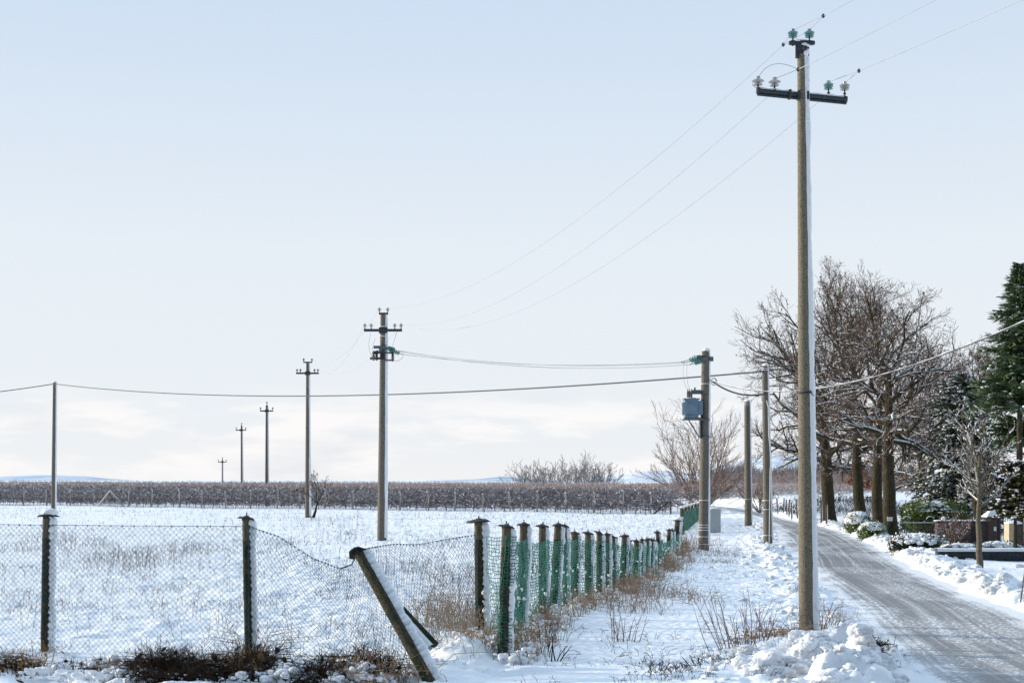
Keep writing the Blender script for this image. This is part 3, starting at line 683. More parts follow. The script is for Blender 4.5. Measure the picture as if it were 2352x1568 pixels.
PB = [(-8.45, 18.15), (-5.87, 17.95), (-3.36, 17.6)]
fx = thing('wire_fence', 'sagging chain link fence with dark posts on the left, one post fallen over', 'fence', (PB[1][0], PB[1][1], gz(*PB[1])))
def onground(x, y): return np.array([x, y, gz(x, y)])
post(fx, onground(*PB[0]), (PB[0][0], PB[0][1], 1.76), .062, seed=1, headm='postlight')
post(fx, pt(105, 1512, 17.95), pt(109, 1182, 17.95), .062, seed=2, snowcap=True, headm='postlight', th=.062)
post(fx, pt(574, 1520, 17.6), pt(567, 1188, 17.6), .060, seed=3, headm='postlight', th=.055, label='upright dark post with straw at its foot')
d5 = 19.6
post(fx, pt(1104, 1470, d5), pt(1100, 1194, d5), .070, seed=5, headm='postlight', th=.07)
FB, FT = pt(1006, 1600, 15.6), pt(821, 1266, 17.1)
post(fx, FB, FT, .062, seed=4, label='fallen leaning post thick with snow', ang=8, th=.10, jag=.7)
b = B(); b.tube([pt(925, 1400, 17.3), pt(1000, 1480, 16.9)], .045, 8); br = b.build('brace', M['postdark'], fx)
b = B(); snow_strip(b, (pt(1000, 1480, 16.9), pt(915, 1390, 17.35)), (.045, .045), R(170), R(60), .09, .04, seed=8, jag=.3); b.build('snow_strip', M['snow'], br)

def chain_panel(b, top, bot, cell=.070, r=.0021, seed=0, wob=.004):
    """top, bot: polylines of equal parameter; wires zigzag like chain link"""
    top, bot = np.array(top, float), np.array(bot, float); rn = np.random.default_rng(seed)
    def at(pl, u):
        s_ = np.linspace(0, 1, len(pl)); return np.stack([np.interp(u, s_, pl[:, k]) for k in range(3)], -1)
    W = np.linalg.norm(np.diff(bot, axis=0), axis=1).sum(); Hh = np.mean(np.linalg.norm(top - bot, axis=1))
    nc = int(W / cell); nr = int(Hh / (cell * .5)); P0 = []; P1 = []
    J, I = np.meshgrid(np.arange(nr + 1), np.arange(nc + 1))
    for sgn in (1, -1):
        U = np.clip((I + .5 * np.where(J % 2 == 0, 0, sgn)) / nc, 0, 1); T = J / nr
        A = at(top, U); Bb = at(bot, U); P = Bb + (A - Bb) * T[..., None]
        P = P + rn.normal(size=P.shape) * wob * .5 + .02 * np.stack([fbm(U * 6, T * 4, seed + 3), 1.6 * fbm(U * 5, T * 3, seed + 4), fbm(U * 6, T * 4, seed + 6)], -1)
        P0.append(P[:, :-1].reshape(-1, 3)); P1.append(P[:, 1:].reshape(-1, 3))
    b.segs(np.concatenate(P0), np.concatenate(P1), r, r, 3)
    return b
b = B(); yb = lambda x, d: pt(x, 1100, d)
dA = 17.85
T1 = [(-9.3, 18.1, 1.62), (-8.45, 18.1, 1.63), (-7, 17.98, 1.63), tuple(pt(110, 1206, 17.88)), tuple(pt(330, 1208, 17.7)), tuple(pt(572, 1209, 17.53))]
B1 = [(x, y, .02) for x, y, z in T1]
chain_panel(b, T1, B1, seed=1)
T2 = [pt(572, 1209, 17.53), pt(640, 1232, 17.45), pt(720, 1283, 17.35), pt(780, 1306, 17.25), pt(808, 1296, 17.15), pt(822, 1268, 17.02)]
B2 = [pt(572, 1512, 17.53), pt(650, 1520, 17.3), pt(740, 1530, 17.0), pt(820, 1540, 16.7), pt(890, 1540, 16.5), pt(950, 1520, 16.3)]
chain_panel(b, T2, B2, seed=2)
T3 = [pt(824, 1266, 17.05), pt(850, 1258, 17.3), pt(900, 1250, 17.8), pt(960, 1251, 18.4), pt(1040, 1236, 19), pt(1096, 1228, 19.5)]
B3 = [pt(940, 1470, 16.9), pt(965, 1480, 17.2), pt(1000, 1485, 17.7), pt(1035, 1480, 18.3), pt(1070, 1475, 18.9), pt(1100, 1470, 19.5)]
chain_panel(b, T3, B3, seed=3)
b.build('chain_mesh', M['mesh'], fx)
b = B()
for T in (T1, T2, T3):
    T = np.array(T); b.tube(np.stack([np.interp(np.linspace(0, 1, 40), np.linspace(0, 1, len(T)), T[:, k]) for k in range(3)], 1) + [0, 0, .005], .0032, 5)
    q = np.linspace(0, 1, 42); P = np.stack([np.interp(q, np.linspace(0, 1, len(T)), T[:, k]) for k in range(3)], 1); b.segs(P - [0, 0, .012], P + [0, 0, .012], .007, .007, 4)
b.build('top_wire', M['mesh'], fx)

# ------------------------------------------------------------------ green netting fence
GP = [ # base x,y of photo, distance, top x,y
 (1155, 1512, 17.4, 1161, 1208, .070), (1194, 1470, 19.9, 1204, 1204, .068), (1246, 1432, 21.8, 1247, 1205, .066), (1270, 1418, 22.7, 1278, 1209, .070), (1298, 1405, 24.0, 1297, 1209, .045),
 (1318, 1398, 24.8, 1321, 1221, .072), (1351, 1392, 25.6, 1352, 1223, .066), (1376, 1388, 26.2, 1377, 1223, .062), (1392, 1384, 26.8, 1394, 1225, .062), (1409, 1380, 27.3, 1411, 1232, .060), (1429, 1366, 28.3, 1434, 1231, .066),
 (1443, 1366, 28.6, 1445, 1242, .035), (1457, 1362, 29.2, 1461, 1241, .066), (1471, 1357, 29.8, 1474, 1239, .04), (1480, 1352, 30.6, 1486, 1238, .062), (1492, 1345, 31.2, 1496, 1238, .05), (1503, 1340, 32, 1503, 1240, .04),
 (1518, 1310, 34.6, 1508, 1220, .055), (1533, 1296, 37.4, 1538, 1216, .06), (1540, 1292, 38.6, 1545, 1215, .055), (1550, 1280, 40.5, 1556, 1194, .085), (1556, 1262, 46, 1562, 1193, .08)]
g0 = onground(-.1, 17.4)
gf = thing('netting_fence', 'row of capped fence posts hung with torn green plastic netting', 'fence', g0)
tops = []; bots = []
for i_, (xb, yb_, d, xt, yt, r_) in enumerate(GP):
    p0 = pt(xb, yb_, d); p1 = pt(xt, yt, d + .0)
    p0[2] = min(p0[2], gz(p0[0], p0[1]) - .02)
    p1 = p1 + np.array([rng.normal() * .012, rng.normal() * .03, rng.normal() * .012])
    post(gf, p0, p1, r_ * .9, seed=20 + i_, m='postdark', headm='postlight', capr=1.75, th=.062 if d < 30 else .055, ang=6, jag=.4, snowcap=i_ >= 20)
    tops.append((p1, p0)); 
def net(b, stations, r, cellx=.05, cellz=.045, seed=0, off=.088):
    rn = np.random.default_rng(seed)
    for i in range(len(stations) - 1):
        (tA, bA), (tB, bB) = stations[i], stations[i + 1]
        W = math.hypot(tB[0] - tA[0], tB[1] - tA[1]); n = max(3, int(W / cellx)); hh = max(tA[2] - bA[2], tB[2] - bB[2]); m = max(4, int(hh / cellz))
        U, T = np.meshgrid(np.linspace(0, 1, n + 1), np.linspace(0, 1, m + 1))
        P = (tA + (tB - tA) * U[..., None]) * (1 - T[..., None]) + (bA + (bB - bA) * U[..., None]) * T[..., None]
        nrm = np.array([tB[1] - tA[1], -(tB[0] - tA[0]), 0]); nrm /= max(np.linalg.norm(nrm), 1e-6)
        dr = .035 * np.sin(U * math.pi) * W
        P[..., 2] -= dr * (1 - T * .5) + .012 * fbm(U * n / 3, T * m / 2, seed + i, 2)
        bulge = .05 * fbm(U * W * 2 + i * 3, T * 4, seed + 30 + i, 2) - .06 * np.sin(U * math.pi) * min(1, W)
        def sn_(k):
            v = np.zeros(3)
            for a_, c_ in ((k - 1, k), (k, k + 1)):
                if a_ >= 0 and c_ < len(stations):
                    q_ = stations[c_][0] - stations[a_][0]; w_ = np.array([q_[1], -q_[0], 0]); v += w_ / max(np.linalg.norm(w_), 1e-6)
            v = v / max(np.linalg.norm(v), 1e-6); return v
        nrm = sn_(i) * (1 - U[..., None]) + sn_(i + 1) * U[..., None]
        P = P + nrm * (off + bulge)[..., None] + rn.normal(size=P.shape) * .004
        keep = rn.random((m + 1, n)) > .03
        b.segs(P[:, :-1][keep], P[:, 1:][keep], r * 1.25, r * 1.25, 3)
        keep = rn.random((m, n + 1)) > .06
        b.segs(P[:-1][keep], P[1:][keep], r * .75, r * .75, 3)
st = []
f_top = lambda p1, p0, dz: p1 + (p0 - p1) * (dz / np.linalg.norm(p1 - p0))
net_top_y = [1230, 1236, 1239, 1238, 1237, 1237, 1240, 1242, 1245, 1250, 1253, 1252, 1253, 1254, 1254, 1254, 1256, 1240, 1236, 1234, 1222, 1215]
for (p1, p0), y, g_ in zip(tops, net_top_y, GP):
    t_ = (H - (y - HY) / F * g_[2] - p0[2]) / (p1[2] - p0[2]); tp_ = p0 + (p1 - p0) * t_
    st.append((tp_, p0 + [0, 0, .05]))
first = (pt(1122, 1231, 17.9), pt(1128, 1505, 17.7))
b = B(); q0, q1 = st[0]; w0 = (q0 + [-.02, -.10, 0], q1 + [-.02, -.10, 0]); w1 = (q0 + [.11, -.05, 0], q1 + [.11, -.05, 0])
net(b, [first, w0], .0048, seed=2, cellx=.055, cellz=.045, off=0); net(b, [w0, w1], .0052, seed=6, cellx=.045, cellz=.04, off=0); net(b, st[:6], .0052, seed=2, cellx=.055, cellz=.045); net(b, st[5:17], .0064, seed=3, cellx=.07, cellz=.046); net(b, st[16:], .0085, seed=5, cellx=.08, cellz=.055)
b.build('green_net', M['net'], gf)
# snow caught in the netting
C = []
for i in range(len(st) - 1):
    (tA, bA), (tB, bB) = (st[i - 1] if i else first), st[i]
    W = math.hypot(tB[0] - tA[0], tB[1] - tA[1])
    for _ in range(int(13 * W + 3)):
        u = rng.random(); t = 1 - .75 * rng.random() ** 2; P = (tA + (tB - tA) * u) * (1 - t) + (bA + (bB - bA) * u) * t
        nrm = np.array([tB[1] - tA[1], -(tB[0] - tA[0]), 0]); nrm /= max(np.linalg.norm(nrm), 1e-6)
        C.append(P + nrm * .095)
C = np.array(C); n = len(C); b = B(); s_ = .009 + .018 * rng.random(n) ** 2; b.lumps(C, np.stack([s_, s_, s_ * 1.3], 1), 1, seed=8); o = b.build('snow_flecks', M['snow'], gf); o['kind'] = 'stuff'
# the far green section by the transformer pole
d0 = onground(7.2, 60)
gf2 = thing('netting_fence', 'distant dense green netting fence with snow topped posts behind the transformer pole', 'fence', d0)
st2 = []
for k in range(7):
    t = k / 6; d = 57 + 22 * t; x = 1566 + 46 * t; yt = 1166 - 14 * t; ybt = 1232 - 26 * t
    p1 = pt(x, yt, d); p0 = pt(x, ybt, d); p0[2] = min(p0[2], gz(p0[0], p0[1])); post(gf2, p0, p1, .075, seed=60 + k, m='postlight', cap=False, strip=False, snowcap=True); st2.append((p1 - [0, 0, .12], p0 + [0, 0, .05]))
b = B(); net(b, st2, .014, seed=9, cellx=.12, cellz=.075); b.build('green_net', M['net'], gf2)

# ------------------------------------------------------------------ vineyard
VA, VB = np.array([-52., 124.]), np.array([11.2, 91.5])     # front row from left to right
VA = np.array([(-120 - CX) / F * 126, 126.]); VB = np.array([(1535 - CX) / F * 89.5, 89.5])
vd = (VB - VA) / np.linalg.norm(VB - VA); vn = np.array([-vd[1], vd[0]])
if vn[1] < 0: vn = -vn
LV = np.linalg.norm(VB - VA)
def vh(t): return 2.02 - .26 * t          # taller on the left
b = B(); rv = np.random.default_rng(12)
for row in range(15):
    off = row * 2.4 if row < 9 else 21.6 + (row - 8) * 6
    n = int(LV * (420 if row == 0 else (160 if row < 3 else 60)))
    t = rv.random(n); hs = vh(t) + .10 * fbm(t * 34, t * 0 + row * 3.7, 5, 3); ww = .24
    bx = VA[0] + vd[0] * LV * t + vn[0] * off; by = VA[1] + vd[1] * LV * t + vn[1] * off
    kind = rv.random(n); z0 = np.where(row == 0, .22, np.where(row < 3, .35, .8)) + rv.random(n) * (hs - .36) * (.95 if row < 3 else .6)
    if row > 2: z0 = np.maximum(z0, .55)
    ln = rv.uniform(.15, .5, n)
    P0 = np.stack([bx + rv.normal(size=n) * .1, by + rv.normal(size=n) * ww, z0], 1)
    up = np.where(z0 > hs * .6, 1.0, .25)
    dirv = np.stack([rv.normal(size=n) * .8, rv.normal(size=n) * .5, up * np.abs(rv.normal(size=n)) * .8 + rv.normal(size=n) * .25], 1); dirv /= np.linalg.norm(dirv, axis=1, keepdims=True)
    P1 = P0 + dirv * ln[:, None]; P1[:, 2] = np.clip(P1[:, 2], .2, hs + .04 + .34 * rv.random(n) ** 3)
    mid = (P0 + P1) / 2 + rv.normal(size=(n, 3)) * .04
    top = P1[:, 2] > hs * (.93 if row == 0 else .7)
    for msk, mi in ((~top, 0), (top, 1)):
        r0 = .0135; b.segs(P0[msk], mid[msk], r0, r0 * .9, 3, mi); b.segs(mid[msk], P1[msk], r0 * .9, r0 * .6, 3, mi)
    # snow lying on shoots
    k = rv.random(n) < (.60 - .36 * t if row == 0 else .50 - .30 * t); k &= (P0[:, 2] > .6); sn = .016
    b.segs(P0[k] + [0, 0, .018], mid[k] + [0, 0, .018], sn, sn, 3, 2)
    # trunks
    if row < 4:
        nt_ = int(LV / .8); tt = (np.arange(nt_) + rv.uniform(-.15, .15, nt_)) / nt_; X_ = VA[0] + vd[0] * LV * tt + vn[0] * off; Y_ = VA[1] + vd[1] * LV * tt + vn[1] * off; Z_ = gh(X_, Y_)
        lean = rv.normal(size=(nt_, 2)) * .06
        b.segs(np.stack([X_, Y_, Z_ - .05], 1), np.stack([X_ + lean[:, 0], Y_ + lean[:, 1], Z_ + .35], 1), .026, .022, 4, 0)
        b.segs(np.stack([X_ + lean[:, 0], Y_ + lean[:, 1], Z_ + .35], 1), np.stack([X_ - lean[:, 0], Y_, Z_ + .75], 1), .022, .018, 4, 0)
        for hz in (.62, .95, 1.25):
            q = np.linspace(0, 1, 30); b.tube(np.stack([VA[0] + vd[0] * LV * q + vn[0] * off, VA[1] + vd[1] * LV * q + vn[1] * off, q * 0 + hz], 1), .006, 3)
vy = b.build('vineyard', [M['vine'], M['vinetop'], M['snow']]); tag(vy, 'dense rows of bare snowy vines stretching across the back of the field', 'vineyard', kind='stuff')

def along(x):      # point of the front row seen at photo x
    k = (x - CX) / F; den = vd[0] - k * vd[1]; s_ = (k * VA[1] - VA[0]) / den; return VA + vd * s_ - vn * .35
ORD = 'first second third fourth fifth sixth seventh eighth ninth tenth eleventh twelfth thirteenth fourteenth fifteenth sixteenth seventeenth eighteenth nineteenth twentieth twenty-first twenty-second twenty-third twenty-fourth twenty-fifth'.split()
proto = None
for i_, x in enumerate([5, 62, 114, 169, 223, 302, 356, 420, 470, 526, 582, 644, 695, 752, 818, 926, 991, 1051, 1116, 1178, 1241, 1305, 1369, 1436, 1500]):
    p = along(x); z = gz(p[0], p[1])
    if proto is None:
        proto = thing('trellis_post', '', 'post', (p[0], p[1], z), 'posts along the front vine row')
        q = np.array([p[0], p[1], z]); b = B(); b.box(q + [0, 0, .63], (.085, .085, 1.40)); b.build('stake', M['trellis'], proto)
        b = B(); b.lumps([q + [.0, 0, 1.35]], np.array([(.055, .055, .05)]), 2); b.lumps([q + [.05, -.02, .9]], np.array([(.02, .04, .4)]), 2, amp=.1); b.build('snow', M['snow'], proto); t_ = proto
    else:
        t_ = proto.copy(); COL.objects.link(t_); t_.location = (p[0], p[1], z); t_.rotation_euler = (R(rng.normal() * 1.5), R(rng.normal() * 1.8), R(rng.normal() * 6)); t_.scale = (1, 1, 1.0 + .05 * rng.normal())
        for ch in proto.children: c_ = ch.copy(); COL.objects.link(c_); c_.parent = t_
    t_['label'] = ORD[i_] + ' thin pale post from the left along the front vine row'
# A-frame and end brace
p = along(262); z = gz(*p); br = thing('trellis_brace', 'A shaped pair of slanting props with snow at the front vine row', 'brace', (p[0], p[1], z))
for sx, nm in ((-1, 'prop'), (1, 'prop')):
    b = B(); s3 = p[1] / F; top_ = np.array([p[0], p[1] - .25, z + 35 * s3]); ft = np.array([p[0] + sx * (27 if sx < 0 else 33) * s3, p[1] - .25, z]); b.segs([ft], [top_], .055, .05, 6); pr = b.build('prop', M['trellis'], br)
    b = B(); b.segs([ft + [0, -.02, .07]], [top_ + [0, -.02, .07]], .04, .04, 6); b.build('snow', M['snow'], pr)
p = along(1530); z = gz(*p); b = B(); s3 = p[1] / F
br = thing('trellis_brace', 'slanting dark end brace and thin post at the right end of the vine row', 'brace', (p[0], p[1], z))
b.segs([(p[0] - 25 * s3, p[1], z)], [(p[0] + 12 * s3, p[1], z + 30 * s3)], .05, .04, 6); b.build('prop', M['bark'], br)
b = B(); b.segs([(p[0] + 16 * s3, p[1], z - .1)], [(p[0] + 16 * s3, p[1], z + 36 * s3)], .045, .04, 6); b.build('stake', M['rust'], br)

# ------------------------------------------------------------------ bare trees
def grow(out, rn, p, d, L, r, lev, maxlev, nsub, wander, up, ratio, tiprad, spread, n=None):
    """one branch as a chain of segments, then its children"""
    n = n or (5 if lev <= 1 else (4 if lev == 2 else 3)); pts = [p]; dirs = []
    d = d.copy(); sl = L / n
    rs = [r]
    for i in range(n):
        d = d + rn.normal(size=3) * wander; d[2] += up; d /= np.linalg.norm(d)
        p = p + d * sl; pts.append(p); dirs.append(d.copy()); rs.append(max(tiprad, r * (1 - .62 * (i + 1) / n) if lev < maxlev else tiprad))
    for i in range(n): out.append((pts[i], pts[i + 1], rs[i], rs[i + 1], lev))
    if lev >= maxlev: return
    k = nsub[lev]
    for j in range(k):
        t = (.22 + .78 * (j + rn.random() * .8) / k) * n; i = min(n - 1, int(t)); f = t - i
        q = pts[i] + (pts[i + 1] - pts[i]) * min(f, 1); dd = dirs[i]
        a = rn.normal(size=3); a -= dd * np.dot(a, dd); a /= max(np.linalg.norm(a), 1e-6)
        ang = rn.uniform(*spread); nd = dd * math.cos(ang) + a * math.sin(ang)
        grow(out, rn, q, nd, L * ratio * rn.uniform(.65, 1.15) * (1.15 - .45 * t / n), max(tiprad, (rs[i] * .55)), lev + 1, maxlev, nsub, wander, up, ratio, tiprad, spread)

def emit(segs, b_wood, b_snow, b_fine, rn, snow_min=.016, snow_p=(.9, .18), fine_lev=2, snow_scale=1.0):
    P0 = np.array([s_[0] for s_ in segs]); P1 = np.array([s_[1] for s_ in segs]); r0 = np.array([s_[2] for s_ in segs]); r1 = np.array([s_[3] for s_ in segs]); lv = np.array([s_[4] for s_ in segs])
    th = lv < fine_lev
    b_wood.segs(P0[th], P1[th], r0[th], r1[th], 7); b_fine.segs(P0[~th], P1[~th], r0[~th], r1[~th], 3)
    if b_snow is not None:
        D = P1 - P0; L = np.linalg.norm(D, axis=1); flat = np.abs(D[:, 2]) / np.maximum(L, 1e-6)
        pr = np.where(r0 > snow_min, snow_p[0], snow_p[1]); k = (rn.random(len(L)) < pr) & (flat < .86)
        rr0 = np.maximum(r0 * .72, .010) * snow_scale; rr1 = np.maximum(r1 * .72, .009) * snow_scale
        b_snow.segs(P0[k] + np.stack([rr0[k] * .25, rr0[k] * 0, r0[k] * .62 + .004], 1), P1[k] + np.stack([rr1[k] * .25, rr1[k] * 0, r1[k] * .62 + .004], 1), rr0[k], rr1[k], 4)

def bare_tree(label, base, height, trunk_r, crown_r, fork, nl, nsub, seed, cat='tree', group=None, tip=.009, m='bark', mt='twig', leaves=0, snow=True, name='bare_tree', lean=(0, 0), up=.06, wander=.17, dens=1, leader=True, elev=(10, 65), snow_p=(.9, .18), ratio=.56, low=0):
    rn = np.random.default_rng(seed); base = np.array(base, float)
    o = thing(name, label, cat, base, group)
    tr_ = B(); n = 12; t = np.linspace(0, 1, n); topz = height * .62 if leader else fork
    px_ = np.cumsum(rn.normal(size=(n, 2)) * .04 * height / 12, axis=0); px_ -= px_[0]
    P = np.stack([base[0] + px_[:, 0] + lean[0] * t, base[1] + px_[:, 1] + lean[1] * t, base[2] - .15 + (topz + .15) * t], 1)
    rad = trunk_r * (1 + .35 * np.exp(-t * topz * 3.5)) * (1 - .62 * t ** 1.3); tr_.tube(P, rad, 14)
    segs = []
    for i in range(nl):
        tt = fork / topz + (1 - fork / topz) * ((i + .5 * rn.random()) / nl); tt = min(tt, .995); k = tt * (n - 1); i0 = min(n - 2, int(k)); p = P[i0] + (P[i0 + 1] - P[i0]) * (k - i0)
        az = i * 2.399 + rn.normal() * .4
        el = R(elev[0] + (elev[1] - elev[0]) * ((i + .5) / nl) + rn.normal() * 7)
        d = np.array([math.cos(az) * math.cos(el), math.sin(az) * math.cos(el), math.sin(el)])
        zl = fork * .72; zc = (zl + height) / 2; rz = (height - zl) / 2          # crown ellipsoid
        e0 = np.array([p[0] - P[0][0] - lean[0] * .5, p[1] - P[0][1] - lean[1] * .5, p[2] - base[2] - zc]) / [crown_r, crown_r, rz]; e1 = d / [crown_r, crown_r, rz]
        qa = e1 @ e1; qb = e0 @ e1; qc = e0 @ e0 - 1; L = max(.5, (-qb + math.sqrt(max(qb * qb - qa * qc, 0))) / qa) * rn.uniform(.72, .98)
        grow(segs, rn, p, d, L * .86, np.interp(k, np.arange(n), rad) * .58, 0, 3, nsub, wander, up, ratio, tip, (R(25), R(60)))
    for i in range(low):                                                         # thin water shoots low on the trunk
        tt = rn.uniform(fork * .75, fork * 1.6) / topz; k = min(n - 1.01, tt * (n - 1)); i0 = int(k); p = P[i0] + (P[i0 + 1] - P[i0]) * (k - i0); az = rn.uniform(0, 6.28); el = rn.uniform(-.25, .6)
        grow(segs, rn, p, np.array([math.cos(az) * math.cos(el), math.sin(az) * math.cos(el), math.sin(el)]), crown_r * rn.uniform(.3, .6), .02, 1, 3, nsub, wander, up * .3, ratio, tip, (R(25), R(60)))
    fine = B(); sn = B(); emit(segs, tr_, sn if snow else None, fine, rn, snow_p=snow_p)
    if leaves:
        e = np.array([s_[1] for s_ in segs if s_[4] >= 3]); k = rn.integers(0, len(e), leaves); C = e[k] + rn.normal(size=(leaves, 3)) * .06
        U = rn.normal(size=(leaves, 3)); U *= .055 / np.linalg.norm(U, axis=1, keepdims=True); W = np.cross(U, rn.normal(size=(leaves, 3))); W *= .03 / np.maximum(np.linalg.norm(W, axis=1, keepdims=True), 1e-6)
        fine.quads(C, U, W, 1)
    tr_.build('trunk', M[m], o); fine.build('crown', [M[mt], M['leaf']], o)
    if snow: sp = sn.build('snow', M['snow'], o); sp['kind'] = 'stuff'
    return o, P

OG = 'big bare oaks along the right of the road'
t4, P4 = bare_tree('nearest big bare oak with thick snowy limbs and a white plate on its trunk', gpz(2046, 1240), 9.8, .25, 3.6, 3.4, 15, (8, 6, 5), 41, group=OG, leaves=260, tip=.0055, elev=(-12, 72), wander=.26, low=8, snow_p=(.95, .10))
bare_tree('dark oak trunk just left of and behind the nearest oak, widest crown', gpz(2016, 1214), 11.2, .25, 4.6, 3.6, 13, (8, 6, 5), 42, group=OG, leaves=320, elev=(-5, 75), wander=.22, tip=.0068, low=8, snow_p=(.9, .08))
bare_tree('leaning oak trunk behind the red tipped marker post', gpz(1979, 1208), 12.7, .27, 5.3, 3.4, 15, (8, 6, 5), 43, group=OG, leaves=420, lean=(-.15, .3), elev=(-5, 78), tip=.0068, low=9, snow_p=(.85, .07))
bare_tree('leftmost oak with a thick clear trunk, standing right of the nearest pole', gpz(1905, 1201), 12.0, .33, 7.0, 2.9, 18, (8, 6, 6), 44, group=OG, leaves=900, lean=(-.5, 0), elev=(-6, 74), tip=.0068, low=12, snow_p=(.85, .06))
# plate on the nearest oak
pp = pt(2044, 1192, t4.location[1] - .27); b = B(); b.box(pp, (.19, .02, .13)); b.box(pp + [0, .0, .07], (.2, .05, .025)); tag(b.build('trunk_plate', M['white'], origin=pp), 'small white plate fixed to the trunk of the nearest oak', 'sign')
BG = 'bare trees behind the garden'
bare_tree('bare tree with upright twigs between the snowy cedar and the tall spruce', (26.3, 80, 0), 10.2, .17, 3.6, 2.5, 14, (8, 6, 5), 51, group=BG, elev=(25, 80), tip=.010, snow_p=(.7, .08), mt='twig')
bare_tree('bare thin tree behind the spruce at the right edge, reaching lower', (27.3, 72, 0), 6.5, .14, 3.0, 1.8, 12, (7, 6, 4), 52, group=BG, elev=(15, 75), tip=.010, snow_p=(.7, .08))
bare_tree('dark bare tree behind the iron railing, left of the cedar', (21.2, 74, 0), 6.6, .16, 2.6, 2.0, 12, (7, 6, 4), 53, group=BG, elev=(15, 75), tip=.010)
bare_tree('frosted bare tree with fine twigs between the oaks and the cedar, behind the railing', (24.4, 83, 0), 9.8, .18, 4.0, 1.6, 15, (8, 6, 5), 57, group=BG, elev=(5, 78), tip=.010, snow_p=(.8, .2), low=8)
bare_tree('slim bare trunk behind the railing, between the oak and the cedar', (23.5, 88, 0), 8.0, .16, 3.0, 1.5, 12, (7, 6, 4), 54, group=BG, elev=(15, 75), tip=.011)
bare_tree('low forked bare tree inside the gate behind the brick pillar', (17.6, 54, 0), 3.9, .11, 1.5, .8, 9, (6, 5, 4), 55, group=BG, elev=(30, 75), tip=.008)
bare_tree('small bare tree leaning beside the third pole in the field', gpz(712, 1188) + [.1, 0, 0], 3.1, .085, 1.5, .8, 7, (4, 4, 3), 56, tip=.010, mt='paletwig', m='bark', elev=(30, 70), lean=(.35, 0), snow_p=(.6, .1), leader=False)
# young street tree in the garden
yb_ = gpz(2249, 1306)
bare_tree('young bare tree with snow lined branches in front of the low garden wall', yb_, 4.45, .075, 1.55, 1.5, 11, (5, 4, 2), 61, m='youngbark', mt='twig', tip=.0055, elev=(28, 66), up=.09, wander=.07, snow_p=(.98, .5), ratio=.42)

def multistem(label, base, height, width, nst, nsub, seed, mt, tip, name='bare_tree', snow=True, group=None, snow_p=(.25, .05), r=.05, cat='tree', spread=55):
    rn = np.random.default_rng(seed); base = np.array(base, float); o = thing(name, label, cat, base, group); segs = []
    for i in range(nst):
        az = i * 2.399 + rn.normal() * .3; el = R(90 - spread * math.sqrt((i + .5) / nst) + rn.normal() * 4)
        d = np.array([math.cos(az) * math.cos(el), math.sin(az) * math.cos(el) , math.sin(el)]); L = min(height / max(.3, math.sin(el)) * .95, width / max(.1, math.cos(el))) * rn.uniform(.7, 1)
        grow(segs, rn, base + d * .05, d, L, r * rn.uniform(.6, 1), 0, len(nsub), nsub, .09, .035, .42, tip, (R(15), R(45)), n=7)
    w = B(); f = B(); sn = B(); emit(segs, w, sn if snow else None, f, rn, fine_lev=1, snow_p=snow_p)
    w.build('stem', M[mt], o); f.build('twigs', M[mt], o)
    if snow and sn.n: sp = sn.build('snow', M['snow'], o); sp['kind'] = 'stuff'
    return o
multistem('broad fan shaped bare bush tree with pale reddish stems behind the transformer pole', (13.2, 98, 0), 6.9, 3.6, 32, (10, 6), 71, 'paletwig', .0105, r=.05)
multistem('low bare bush at the right foot of the fan shaped tree', (16.0, 92, 0), 3.0, 1.6, 18, (7, 5), 72, 'paletwig', .011, r=.03, cat='bush', name='bare_bush')
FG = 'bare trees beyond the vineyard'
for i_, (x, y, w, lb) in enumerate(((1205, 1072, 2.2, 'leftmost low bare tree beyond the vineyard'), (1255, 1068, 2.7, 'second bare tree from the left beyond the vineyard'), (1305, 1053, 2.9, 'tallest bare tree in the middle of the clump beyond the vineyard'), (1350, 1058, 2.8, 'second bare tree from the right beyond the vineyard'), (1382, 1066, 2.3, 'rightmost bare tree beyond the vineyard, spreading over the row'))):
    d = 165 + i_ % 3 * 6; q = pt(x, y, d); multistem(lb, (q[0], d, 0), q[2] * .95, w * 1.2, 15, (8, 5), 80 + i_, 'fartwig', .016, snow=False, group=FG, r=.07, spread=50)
# far woods closing the valley: uncountable
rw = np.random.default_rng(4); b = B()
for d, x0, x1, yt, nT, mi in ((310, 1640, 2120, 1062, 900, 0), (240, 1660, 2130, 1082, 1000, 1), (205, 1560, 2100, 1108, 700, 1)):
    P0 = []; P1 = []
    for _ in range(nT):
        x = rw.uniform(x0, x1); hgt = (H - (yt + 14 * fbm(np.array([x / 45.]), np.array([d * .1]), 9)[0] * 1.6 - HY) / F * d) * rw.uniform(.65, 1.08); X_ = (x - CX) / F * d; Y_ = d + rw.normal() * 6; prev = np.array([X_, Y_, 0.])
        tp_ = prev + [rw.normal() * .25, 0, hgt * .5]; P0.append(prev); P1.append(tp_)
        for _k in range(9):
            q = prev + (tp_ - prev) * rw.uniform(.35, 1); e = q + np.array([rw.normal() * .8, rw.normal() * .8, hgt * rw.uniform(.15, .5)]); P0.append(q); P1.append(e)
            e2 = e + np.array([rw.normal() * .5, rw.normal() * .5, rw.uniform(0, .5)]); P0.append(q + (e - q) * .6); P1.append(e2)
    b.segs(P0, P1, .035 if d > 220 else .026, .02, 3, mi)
o = b.build('woods', [M['fartwig'], M['farwood']]); tag(o, 'hazy brown leafless woods beyond the road bend', 'woods', kind='stuff')
